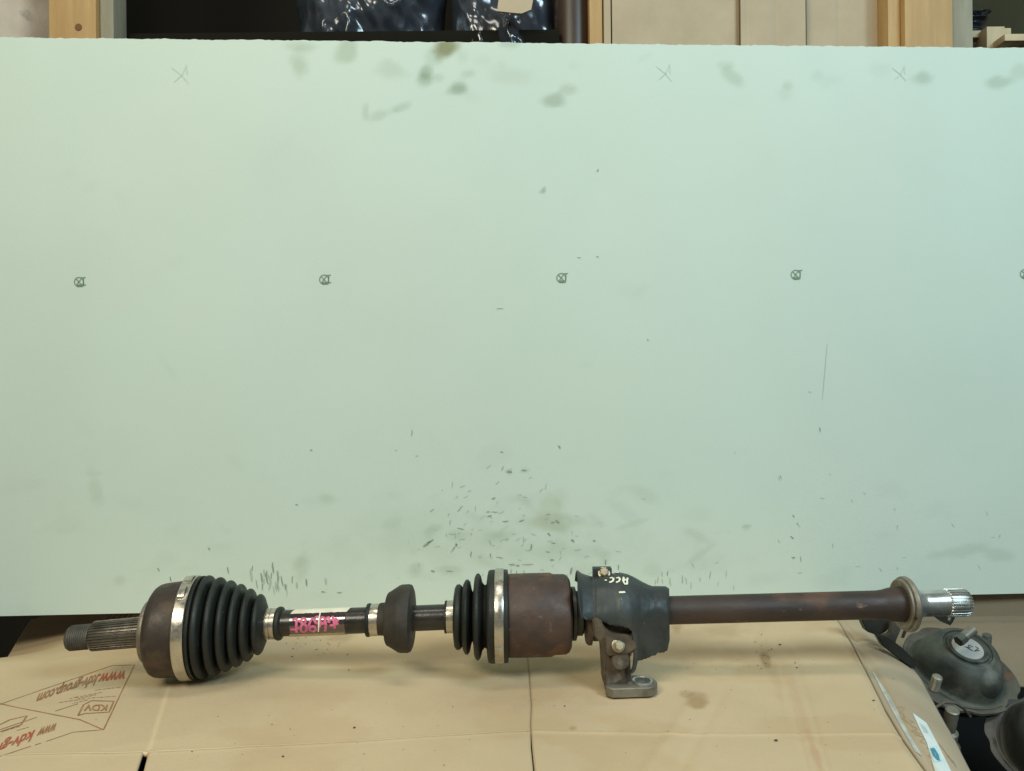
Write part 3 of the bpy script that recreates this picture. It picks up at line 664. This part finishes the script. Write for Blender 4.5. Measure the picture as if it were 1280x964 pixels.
turned('inner_joint_housing', [(634, 40), (635.4, 49.8), (638, 50.4), (660, 50.6), (688, 50.6), (692, 48.6), (706, 48.2), (710, 46), (712.5, 41.5), (713.4, 30), (713.6, 16)], M['cupred'], seg=120, wob=.0)
turned('dust_seal', [(712.5, 16), (713, 30), (715, 31.5), (719, 31), (720, 27), (727, 27), (729, 24), (730, 16)], M['mountdark'])
turned('intermediate_shaft', [(726, 17), (836, 17.2), (1000, 17.3), (1096, 17.4), (1104, 18.2), (1112, 20.2), (1120, 21.2), (1130, 21.2), (1131, 17)], M['shaft'])
turned('seal_ring', [(1127, 21.4), (1125.5, 27), (1125, 29), (1125.6, 30.6), (1128, 30.8), (1129, 29), (1130, 29)], M['dull'], cap=False)
turned('dust_cover_ring', [(1128.5, 20), (1128.8, 31), (1129.6, 33), (1131, 33.7), (1134, 33.8), (1135.6, 32.8), (1136.4, 29), (1137, 20)], M['dull'], seg=96)
turned('seal_journal', [(1136, 16), (1136.5, 25), (1138, 25.4), (1140, 23), (1144, 19.6), (1148, 18), (1150, 16.6), (1154, 16), (1181, 16), (1182, 15)], M['polish'])
turned('output_spline', [(1181, 14), (1182, 16.8), (1184, 17.2), (1203, 17.2), (1207, 16.2), (1209.5, 14), (1210, 11), (1210.2, 4)], M['polish'], seg=216, teeth=24, depth=2.4, deg=60)

# ---- bearing bracket (casting) and its sheet metal shield
YL = .722
turned('bearing_housing', [(731, 20), (731.5, 36), (734, 38.5), (738, 38.5), (739.5, 33), (742, 34), (788, 34), (789, 24)], M['cast'])
BR = prism('bracket_leg', [P(u, v, YL) for u, v in [(741, 774), (751, 775), (756, 786), (766, 795), (782, 799), (796, 800), (797, 808), (793, 815), (788, 819), (789, 850), (786, 862), (760, 866), (757, 862), (755, 856), (754, 830), (752, 806), (742, 795)]], Vector((0, .026, 0)), M['cast'], DS, bev=.0014)
prism('bracket_web', [P(u, v, YL-.006) for u, v in [(757, 816), (775, 826), (781, 838), (786, 857), (779, 866), (757, 866), (755, 850)]], Vector((0, .012, 0)), M['cast'], DS, bev=.0016)
pl = prism('bolt_plate', [P(u, v, YL-.012) for u, v in [(757, 800), (763, 797), (785, 797), (795, 804), (796, 811), (785, 818), (760, 821), (757, 817)]], Vector((0, .011, 0)), M['cast'], DS, bev=.001)
def hexbolt(center, n, r, h, name, parent, m=M['bolt'], washer=True):
    n = Vector(n).normalized()
    if washer: lathe(name.replace('bolt_head', 'bolt_washer'), [(0, r*1.32), (h*.18, r*1.32), (h*.22, r*1.2)], m, parent, center, n, seg=28)
    return lathe(name, [(h*.2, r), (h*.85, r), (h, r*.8)], m, parent, center, n, seg=6, deg=20)
hexbolt(P(772.5, 807, YL-.012), (.12, -1, .35), .0046, .0065, 'bolt_head', DS)
lathe('pivot_lug', [(0, .0085), (.010, .0085), (.011, .0075)], M['cast'], DS, P(774, 823, YL-.001), (0, -1, .15), seg=24)
# foot with bushing
fz = .0095
fo = []
for u_, v_ in [(757, 858), (766, 861), (795, 860)]: fo.append(onz(u_, v_+.0, fz))
hc = onz(803, 852, fz); R_ = .0150
for a in range(-80, 81, 16): fo.append(hc+Vector((math.cos(math.radians(a))*R_*.92, math.sin(math.radians(a))*R_, 0)))
fo += [onz(786, 843, fz), onz(762, 842, fz), onz(757, 850, fz)]
def foot():
    bm = bmesh.new(); n = 28
    outer = [bm.verts.new(p) for p in fo]; hole = [bm.verts.new(hc+Vector((math.cos(t)*.0098, math.sin(t)*.0098, 0))) for t in [math.tau*i/n for i in range(n)]]
    e = [bm.edges.new((outer[i], outer[(i+1) % len(outer)])) for i in range(len(outer))]+[bm.edges.new((hole[i], hole[(i+1) % n])) for i in range(n)]
    r = bmesh.ops.triangle_fill(bm, edges=e, use_beauty=True); fs = [f for f in bm.faces if not (f.calc_center_median()-hc).length < .0065]
    for f in list(bm.faces):
        if (f.calc_center_median()-hc).length < .0060: bm.faces.remove(f)
    r = bmesh.ops.extrude_face_region(bm, geom=list(bm.faces)); bmesh.ops.translate(bm, vec=(0, 0, -fz+.0004), verts=[g for g in r['geom'] if isinstance(g, bmesh.types.BMVert)])
    bmesh.ops.recalc_face_normals(bm, faces=bm.faces)
    me = bpy.data.meshes.new('bracket_foot'); bm.to_mesh(me); bm.free()
    o = sharp(link('bracket_foot', me, M['castgrey'], DS), 40)
    md = o.modifiers.new('edge', 'BEVEL'); md.width = .0010; md.segments = 2; md.limit_method = 'ANGLE'; md.angle_limit = math.radians(50)
    return o
FT = foot()
V_ = []; Fc = []; n = 32
for h_, r_ in ((-.0088, .0076), (.0012, .0076), (.0016, .0082), (.0014, .0094), (.0002, .0098), (-.0088, .0098)):
    for k in range(n): V_.append(hc+Vector((math.cos(math.tau*k/n)*r_, math.sin(math.tau*k/n)*r_, h_)))
for i in range(5):
    for k in range(n): Fc.append((i*n+k, i*n+(k+1) % n, (i+1)*n+(k+1) % n, (i+1)*n+k))
build('bushing', V_, Fc, M['polish'], DS, True, 40)
lathe('bore_shade_plug', [(0, .0074), (.0006, .0072), (.0030, .0030)], M['mountdark'], DS, hc+Vector((0, 0, -.0075)), (0, 0, 1), seg=28)  # dark plug added to paint the shade inside the hole
# shield
su = [722.5, 728, 741, 758, 776, 786, 795, 805, 812, 817, 826, 833, 836.5]
sR = [52, 48, 43.5, 46, 48, 44.5, 40, 34.5, 31.2, 29.4, 28.8, 28.4, 26]
bu = [722.5, 727, 733, 740, 748, 756, 768, 778, 785, 790, 793, 795.5, 797, 803, 812, 820, 829, 833.5, 836.5]
bv_ = [738, 772, 774, 774, 773.5, 777, 782, 783, 785, 791, 799, 815, 829, 826, 822, 819, 817.5, 814, 800]
def shield():
    us = np.linspace(722.5, 836.5, 150); nt = 90; V_ = np.zeros((len(us), nt, 3))
    for i, u in enumerate(us):
        c = AX(u); rag = .9*mnoise.noise(Vector((u*.25, 3, 1)))+.5*mnoise.noise(Vector((u*.9, 5, 1))); R = float(np.interp(u, su, sR))*SX; R += .0006*math.sin((u-740)/6.5)*(1 if 745 < u < 800 else 0)
        Rf = R*1.0+.0015
        yb = YA-Rf; vb = float(np.interp(u, bu, bv_))+rag*1.6; zb = P(u, vb, yb).z
        arc = math.pi*.5+.9; L1 = R*arc; L2 = max(.0008, c.z-zb) if c.z > zb else .0008
        # path: angle from back (pi) over the top to the front (0), then down
        N1 = 50
        for j in range(nt):
            if j < N1:
                a = math.pi*.5+.95-(math.pi*.5+.95-0)*(j/(N1-1.))
                if zb > c.z:   # left sliver ends above the axis
                    a_min = math.asin(min(.999, (zb-c.z)/Rf)); a = math.pi*.5+.95-(math.pi*.5+.95-a_min)*(j/(N1-1.))
                rr = R+(Rf-R)*max(0, math.cos(a)); y = YA-math.cos(a)*rr; z = c.z+math.sin(a)*rr
            else:
                t = (j-N1+1)/(nt-N1); zt = c.z if zb <= c.z else zb
                z = zt+(min(zb, zt)-zt)*t
                y = YA-Rf
                drop = (c.z-z)/SX
                if drop > 0: y += (.00008*drop if u > 795 else .00016*drop); y += .0014*math.sin(u/4.2)*min(1, drop/25)*(1 if u > 797 else 0)
            V_[i, j] = ((u-640-K*290)/F*min(y, YA), y, z)
    # dents
    for i in range(V_.shape[0]):
        for j in range(nt):
            p = V_[i, j]; nz_ = mnoise.noise(Vector((p[0]*70, p[1]*70, p[2]*70)))+.5*mnoise.noise(Vector((p[0]*170, p[1]*170, p[2]*170))); p[1] -= nz_*.0006
            p[2] += nz_*.0005
    o = grid('heat_shield', V_[..., 0], V_[..., 1], V_[..., 2], M['shield'], DS); md = o.modifiers.new('thickness', 'SOLIDIFY'); md.thickness = .0011; md.offset = 0
    return o
SH = shield(); SH['label'] = 'blue black sheet metal cover with white paint marks'
prism('shield_strap', [P(u, v, YL-.010) for u, v in [(790, 792), (796, 790), (797.5, 826), (795, 838), (790, 843), (787, 843), (791, 836), (792.5, 822)]], Vector((0, .004, 0)), M['shield'], DS, bev=.0005)
bv_sh = bvh_of([SH])
W2 = lambda L: [(735+x/16.07, 700+y/16.07) for x, y in L]
surf_ribbons('white_writing', bv_sh, [W2([(440, 390), (480, 372), (515, 400), (495, 445), (430, 470)]), W2([(570, 390), (615, 370), (648, 405), (625, 448), (565, 470)]),
   W2([(712, 365), (700, 430), (690, 450)]), W2([(790, 380), (775, 440), (785, 490)]), W2([(700, 440), (740, 410), (780, 430)]), W2([(700, 450), (735, 500), (790, 495)]),
   W2([(338, 430), (380, 425)]), W2([(395, 292), (450, 282), (520, 275)]), W2([(550, 268), (625, 285)]), W2([(625, 666), (690, 660), (735, 655)])], M['white'], .0019, SH, off=.0013, dens=3)
# bolted tab on top
TB = box('shield_tab', P(741.5, 726, .766), P(765, 710.5, .766)+Vector((0, .010, 0)), M['shield'], DS, bev=.0012)
hexbolt(P(755, 716.5, .7655), (.0, -.8, .6), .0046, .0042, 'bolt_head', DS)
turned('grease_nut', [(714, 29.5), (715, 32.5), (719, 32.5), (720, 29.5)], M['mountdark'])

# ================================================================== RIGHT: parts below
# dull cardboard behind them
def dull_card():
    prof = [(1.050, .0015), (1.049, -.034), (1.046, -.040), (1.040, -.042), (1.0, -.055), (.965, -.068), (.93, -.083)]
    xs = np.linspace(.36, .98, 80); X = np.repeat(xs[:, None], 60, 1); s = np.linspace(0, len(prof)-1, 60)
    Y = np.repeat(np.interp(s, range(len(prof)), [p[0] for p in prof])[None], 80, 0); Z = np.repeat(np.interp(s, range(len(prof)), [p[1] for p in prof])[None], 80, 0)
    Z = Z+(fbm(X, Y, 9, 3, 91)-.45)*.006*(s > 1)[None]; Y = Y+(fbm(X, Z, 9, 3, 93)-.45)*.004*(s <= 2)[None]
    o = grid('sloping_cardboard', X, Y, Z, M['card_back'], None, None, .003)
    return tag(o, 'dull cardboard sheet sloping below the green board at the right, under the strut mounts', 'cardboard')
dull_card()
def strut_mount(c, ax, sc_=1., label='', lobes=3, ph=0., cap=True, flange_n=5, twist=0.):
    """c: world centre of the cap disc"""
    ax = Vector(ax).normalized(); t = Vector((1, 0, 0)); a = (t-ax*t.dot(ax)).normalized(); b = ax.cross(a)
    S = .001*sc_
    r = empty('strut_mount', Vector(c)-ax*42*S, label, 'strut mount', 'strut mounts piled at the right')
    def rf(h, rr, th):
        d = -h/S
        if rr < 30*S: return rr
        k = ss(np.array((rr/S-30)/12.))
        return rr*(1+float(k)*.055*math.cos(lobes*(th-ph)))
    prof = [(-1, 15), (-1, 22), (-2.6, 22.6), (-2.6, 25.2), (-.8, 26), (-.8, 28), (-2.5, 30), (-5, 34), (-10, 38.5), (-18, 42.5), (-27, 45.5), (-34, 47), (-36.5, 49), (-37.5, 52)]
    lathe('dome_cover', [(h*S, q_*S) for h, q_ in prof], M['mount'], r, c, ax, seg=110, rfun=rf, deg=60, cap=False)
    # inner ring and disc
    rg = lathe('cap_ring', [(-1.2*S, 22.2*S), (.4*S, 21.8*S), (.6*S, 20.4*S), (-.9*S, 19.2*S), (-1.1*S, 16*S)], M['mount'], r, c, ax, seg=64, deg=50, cap=False)
    if cap: lathe('cap_disc', [(-1.6*S, 17*S), (-.5*S, 16.4*S), (-.2*S, 15.6*S)], M['cap'], r, c, ax, seg=48)
    else: lathe('cap_disc', [(-9*S, 18*S), (-1*S, 18.6*S), (-1*S, 14*S), (-8*S, 12*S)], M['mountdark'], r, c, ax, seg=48)
    def fr(h, rr, th):
        if rr < 56*S: return rr
        return rr*(1+.045*math.cos(3*(th-ph-1.0))-.05*max(0, math.cos(flange_n*(th-ph)*1.0))**6)
    lathe('flange', [(-38.6*S, 40*S), (-38.2*S, 50*S), (-36.8*S, 53*S), (-37.2*S, 55*S), (-38.6*S, 57*S), (-38.9*S, 62*S), (-41.5*S, 62.6*S), (-43*S, 60*S), (-43*S, 40*S)], M['flange'], r, c, ax, seg=120, rfun=fr, deg=50, cap=False)
    lathe('lower_cup', [(-42*S, 50*S), (-50*S, 49*S), (-66*S, 44*S), (-70*S, 30*S)], M['mountdark'], r, c, ax, seg=64, deg=60)
    def at(th, rr, h): return Vector(c)+ax*h*S+(a*math.cos(th)+b*math.sin(th))*rr*S
    def stud(p, d, rr, L, m=M['stud'], nm='stud'):
        pf = [(0, rr)]; x = .3
        pf += [(L*.1, rr)]
        k = int(L/.0013)
        for i in range(k): pf += [(L*.1+L*.8*i/k, rr), (L*.1+L*.8*(i+.5)/k, rr*.9)]
        pf += [(L*.93, rr), (L, rr*.75)]
        return lathe(nm, pf, m, r, p, d, seg=20, deg=50)
    return r, at, stud, a, b, ax
c1 = P(1210, 809, .885)
r1, at1, stud1, a1, b1, ax1 = strut_mount(c1, (.02, -.50, .86), 1.0, 'dusty black strut mount with white disc and short bolt on its domed top', ph=-.95)
# bolt lying by the disc
d_ = (P(1214, 789, .875)-P(1198, 802, .868)).normalized()
lathe('cap_bolt', [(0, .0062), (.0085, .0062), (.0088, .0048), (.0240, .0048), (.0245, .004)], M['mount'], r1, P(1198, 802, .868), d_, seg=6, deg=20)
lathe('bolt_tip', [(.0088, .0055), (.0250, .0055), (.0256, .0045)], M['stud'], r1, P(1198, 802, .868), d_, seg=18)
for (u, v, Y, L) in ((1167, 862, .835, .019), (1233, 806, .925, .014)):
    stud1(P(u, v, Y), (.02, -.4, .9) if u < 1200 else (-.05, -.2, .95), .0052, L, M['stud'] if u < 1200 else M['mount'])
bv_cap = bvh_of([o for o in r1.children if o.name.startswith('cap_disc')])
G = lambda L: [(1130+x/7.41, 770+y/7.41) for x, y in L]
surf_ribbons('marker_scribble', bv_cap, [G([(560, 285), (600, 300), (615, 290)]), G([(640, 290), (600, 270), (590, 300), (640, 325)]), G([(660, 285), (690, 300), (650, 330), (700, 320)])], M['marker'], .0011, r1, off=.0004, dens=2)
# bulge lobe to the lower right of the dome
def lobe(name, c, r, m, parent, sc3=(1, 1, 1)):
    bm = bmesh.new(); bmesh.ops.create_icosphere(bm, subdivisions=4, radius=r)
    bmesh.ops.scale(bm, vec=sc3, verts=bm.verts); bmesh.ops.translate(bm, vec=c, verts=bm.verts)
    me = bpy.data.meshes.new(name); bm.to_mesh(me); bm.free(); return link(name, me, m, parent)
lobe('dome_lobe', P(1230, 853, .868), .0195, M['mount'], r1, (1, .8, .95))
def tube(name, pts, r, m, parent, seg=10):
    V_ = []; Fc = []
    for i, p in enumerate(pts):
        t = (pts[min(i+1, len(pts)-1)]-pts[max(i-1, 0)]).normalized(); a = t.cross(Vector((0, 0, 1)) if abs(t.z) < .9 else Vector((1, 0, 0))).normalized(); b = t.cross(a)
        for k in range(seg): V_.append(p+(a*math.cos(math.tau*k/seg)+b*math.sin(math.tau*k/seg))*r)
    for i in range(len(pts)-1):
        for k in range(seg): Fc.append((i*seg+k, i*seg+(k+1) % seg, (i+1)*seg+(k+1) % seg, (i+1)*seg+k))
    Fc += [tuple(range(seg)), tuple((len(pts)-1)*seg+k for k in range(seg))]
    return build(name, V_, Fc, m, parent)
tube('rim_lip', [P(u, v, .826) for u, v in densify([(1160, 903), (1163, 893), (1170, 884), (1181, 878), (1194, 879), (1205, 886), (1213, 896)], 3)], .0016, M['flange'], r1)
c2 = P(1322, 912, .80)
r2, at2, stud2, *_ = strut_mount(c2, (-.25, -.62, .75), .95, 'black strut mount with open rusty top, cut by the photo\'s right edge', ph=.4, cap=False)
# stud mount below, half hidden under the cardboard edge
for ch in r2.children:
    if ch.name.startswith(('dome_cover', 'flange')): ch.data.materials[0] = M['mountdark']
ST = empty('threaded_stud', P(1184, 914, .80), 'short dusty threaded stud with wide collar beside the cardboard edge, under the domed mount', 'stud')
lathe('stud_body', [(-.030, .0105), (-.010, .0100), (-.008, .0068), (0, .0068), (.004, .0064), (.008, .0068), (.013, .0064), (.016, .0068), (.017, .0055)], M['stud'], ST, P(1187, 904, .80), (.02, -.30, .95), seg=24)
lathe('collar', [(-.034, .014), (-.026, .0145), (-.024, .0115)], M['flange'], ST, P(1187, 904, .80), (.02, -.30, .95), seg=24)
# flat black bracket with square hole under the output spline
HB = empty('hooked_bracket', P(1175, 775, .83), 'small black metal strip with square hole poking out below the splined end', 'bracket')
def plate_with_hole(name, outer, hole, Y, th_, m, parent):
    bm = bmesh.new(); A = [bm.verts.new(P(u, v, Y)) for u, v in outer]; B = [bm.verts.new(P(u, v, Y)) for u, v in hole]
    e = [bm.edges.new((L[i], L[(i+1) % len(L)])) for L in (A, B) for i in range(len(L))]
    bmesh.ops.triangle_fill(bm, edges=e, use_beauty=True)
    hx = sum(u for u, v in hole)/len(hole); hy = sum(v for u, v in hole)/len(hole); hcn = P(hx, hy, Y)
    rr = min((b.co-hcn).length for b in B)*.85
    for f in list(bm.faces):
        if all(v in B for v in f.verts): bm.faces.remove(f)
    r = bmesh.ops.extrude_face_region(bm, geom=list(bm.faces)); bmesh.ops.translate(bm, vec=(0, th_, 0), verts=[g_ for g_ in r['geom'] if isinstance(g_, bmesh.types.BMVert)])
    bmesh.ops.recalc_face_normals(bm, faces=bm.faces); me = bpy.data.meshes.new(name); bm.to_mesh(me); bm.free()
    return sharp(link(name, me, m, parent), 30)
plate_with_hole('strip', [(1165, 769), (1188, 768), (1194, 772), (1191, 778), (1188, 782), (1176, 777)], [(1186, 771), (1190, 773), (1188, 777), (1184.5, 775)], .83, .002, M['mountdark'], HB)
# scrap bracket under the seal ring
SB = empty('scrap_bracket', P(1105, 800, .86), 'dark bent metal bracket half hidden under the shaft behind the cardboard edge', 'bracket')
prism('bracket_plate', [P(u, v, .86) for u, v in [(1072, 764), (1118, 764), (1116, 780), (1108, 790), (1098, 795), (1084, 790)]], Vector((0, .012, 0)), M['mountdark'], SB, bev=.001)
prism('bracket_tongue', [P(u, v, .850) for u, v in [(1116, 775), (1127, 786), (1121, 800), (1118, 812), (1104, 806), (1100, 796), (1112, 792)]], Vector((0, .006, 0)), M['flange'], SB, bev=.001)
prism('bracket_arm', [P(u, v, .842) for u, v in [(1096, 794), (1112, 798), (1128, 810), (1146, 828), (1144, 838), (1132, 830), (1104, 808)]], Vector((0, .010, 0)), M['mountdark'], SB, bev=.001)
build('bracket_clip', [P(u, v, Y) for Y in (.850, .856) for u, v in ((1130, 786), (1134, 788), (1130, 798), (1126, 797))], [(0, 1, 2, 3), (4, 5, 6, 7), (0, 1, 5, 4), (1, 2, 6, 5), (2, 3, 7, 6), (3, 0, 4, 7)], M['mountdark'], SB)
# stub of rubbish dark rubber below to close the dark hollow
# ================================================================== BEHIND THE BOARD
def post(u0, u1, u2, Y, side_first, name, label, knot=None):
    """front face u0..u1 at Y, side face u1..u2 receding"""
    x0 = P(u0, 30, Y).x; x1 = P(u1, 30, Y).x
    r = empty(name, (x0, Y, .2), label, 'post')
    box('post_body', (x0, Y, .2), (x1, Y+.045, 1.25), M['wood'], r, bev=.0015)
    return r, x0, x1
YP = 1.16
r_, x0, x1 = post(61, 120, 142, YP, 0, 'wooden_post', 'yellow pine shelf post with a dark knot at the upper left')
lathe('knot', [(0, .0055), (.0006, .005)], M['knot'], r_, P(98, 34, YP-.0004), (0, -1, 0), seg=14)
box('backing_strip', (x1+.0008, YP+.010, .2), (P(142, 30, YP+.01).x, YP+.05, 1.25), M['woodgrey'], r_, bev=.001)
r_, x0, x1 = post(1131, 1191, 1215, YP, 0, 'wooden_post', 'orange pine shelf post between cardboard boxes and the dark gap at the upper right')
box('backing_strip', (x1+.0008, YP+.008, .2), (P(1215, 30, YP+.01).x, YP+.05, 1.25), M['woodgrey'], r_, bev=.001)
box('side_board', (P(1110, 30, YP+.012).x, YP+.012, .2), (x0-.0008, YP+.05, 1.25), M['brown'], r_, bev=.001)
bpy.data.objects[r_.name].children[-1]
for ch in r_.children:
    if ch.name.startswith('side_board'): ch.data.materials[0] = M['wood']
# sack at far left
xs = np.linspace(-1.15, P(62, 30, 1.24).x, 60); zs = np.linspace(.35, 1.2, 90); X, Z = np.meshgrid(xs, zs, indexing='ij')
Y = 1.235+(fbm(X, Z, 6, 4, 101)-.5)*.05+.05*ss((X-(X.max()-.05))/.05)
o = grid('white_sack', X, Y, Z, M['sack'], None, None, .02); tag(o, 'off white stained sack standing left of the pine post', 'sack')
# dark shelf back, shelf board, right dark panel
o = box('dark_back_panel', (-1.3, 1.62, 0.2), (.14, 1.63, 1.4), M['dark']); tag(o, 'near black back panel of the shelf behind the plastic bags', 'panel')
o = box('shelf_board', (P(142, 30, 1.22).x, 1.215, .845-.022), (P(700, 30, 1.2).x, 1.6, .845-.0), mat('dark_shelf_wood', (.010, .009, .006), .9, spec=.1), bev=.001)
o.location.z = P(250, 41, 1.215).z-.022; tag(o, 'dark shelf board running behind the upper edge of the green board', 'shelf')
o = box('back_panel', (P(1190, 30, 1.5).x, 1.5, .3), (1.5, 1.51, 1.4), M['olive']); tag(o, 'dull olive panel behind the pale wooden crate at the upper right', 'panel')
# brown upright between bags and boxes
o = lathe('brown_pipe', [(0, .030), (.8, .030)], M['brown'], empty('brown_upright', P(716, 50, 1.25)-Vector((0, 0, .5)), 'dark brown round upright between black bags and cardboard boxes', 'pipe'), P(716, 50, 1.25)-Vector((0, 0, .5)), (0, 0, 1), seg=40)
# black plastic bags
def bag(name, pts, Y, label, seed, depth=.07):
    u0, u1 = pts; a = P(u0, 40, Y).x; b = P(u1, 40, Y).x; zs = np.linspace(.70, 1.06, 110); xs = np.linspace(0, 1, 150)
    S, Z = np.meshgrid(xs, zs, indexing='ij')
    wv = (fbm(Z*0, Z, 9, 3, seed)-.45)*.05
    X = a+(b-a)*S+wv*(1-2*S)*.6
    r1_ = 1-np.abs(2*fbm(X+Z*.5, Z*.6-X*.3, 9, 4, seed+3)-1); r2_ = 1-np.abs(2*fbm(X-Z*.4, Z*.8+X*.5, 22, 3, seed+9)-1)
    Y_ = Y+.03-depth*np.sqrt(np.clip(1-(2*S-1)**2, 0, 1))-.034*r1_**3-.0035*r2_**3
    o = grid(name, X, Y_, Z, M['bag'], None, None, .0006); return tag(o, label, 'bag')
bag('plastic_bag', (366, 560), 1.30, 'crumpled shiny black plastic bag, left one of the two on the shelf', 111)
bag('plastic_bag', (560, 698), 1.28, 'crumpled black plastic bag with torn cardboard piece poking out, right of the pair', 131)
# torn cardboard between
o = prism('cardboard_scrap', [P(u, v, 1.175) for u, v in [(628, -30), (622, 8), (622, 14), (640, 16), (652, 17), (664, 12), (672, -30)]], Vector((.0, .004, .0)), M['card_pale'], None)
tag(o, 'torn tan cardboard scrap lying in front of the black bag at the top edge', 'cardboard')
# cardboard boxes on the shelf
def shelf_box(u0, u1, Y, label, seed, m=M['card_pale'], folds_=()):
    a = P(u0, 30, Y).x; b = P(u1, 30, Y).x
    r = empty('cardboard_box', ((a+b)/2, Y, .4), label, 'box', 'cardboard boxes stacked on the shelf')
    xs = np.linspace(a, b, 120); zs = np.linspace(.4, 1.2, 60); X, Z = np.meshgrid(xs, zs, indexing='ij')
    Yg = Y+(fbm(X, Z*.3, 8, 3, seed)-.5)*.006
    for f in folds_:
        fx = P(f, 30, Y).x; Yg = Yg+.0018*np.exp(-((X-fx)/.006)**2)
    grid('front_wall', X, Yg, Z, m, r, None, .003)
    box('carton_body', (a+.002, Y+.010, .4), (b-.002, Y+.16, 1.2), M['card_back'], r, bev=.002)
    return r
shelf_box(765, 925, 1.20, 'tan cardboard box right of the brown upright, left one of the three', 141, folds_=(925, 930))
shelf_box(926, 1007, 1.19, 'tan cardboard box with vertical creases, middle one of the three', 151, folds_=(935, 972))
shelf_box(1008, 1122, 1.206, 'tan cardboard box pressed against the orange pine post', 161, folds_=(1050, 1088))
def thin(u0, u1, Y, m, label, name='cardboard_sheet'):
    o = box(name, (P(u0, 30, Y).x, Y, .4), (P(u1, 30, Y).x, Y+.12, 1.2), m, bev=.0008); return tag(o, label, 'cardboard')
thin(737, 753, 1.205, M['wood'], 'narrow orange brown wooden strip standing just right of the dark upright')
thin(755, 763.5, 1.200, M['card_pale'], 'narrow pale edge of a cardboard sheet beside the leftmost carton')
# pale wood crate at upper right
CR = empty('wooden_crate', (P(1240, 50, 1.30).x, 1.30, .86), 'pale wooden crate rails in the dark gap at the upper right corner', 'crate')
def rail(name, u0, v0, u1, v1, Y, d): box(name, P(u0, v1, Y), P(u1, v0, Y)+Vector((0, d, 0)), M['woodpale'], CR, bev=.001)
rail('upright', 1234, 33, 1256, 90, 1.30, .03); rail('rail', 1200, 38, 1233.4, 47, 1.32, .02); rail('rail', 1256, 42, 1300, 51, 1.27, .03); rail('top_rail', 1245, 35, 1264, 43, 1.34, .1)
BL = bag('plastic_film', (1196, 1237), 1.345, 'scrap of dark shiny plastic film lying on the pale crate', 171, .02)
BL.scale = (1, 1, .1); BL.location.z = P(1220, 40, 1.345).z
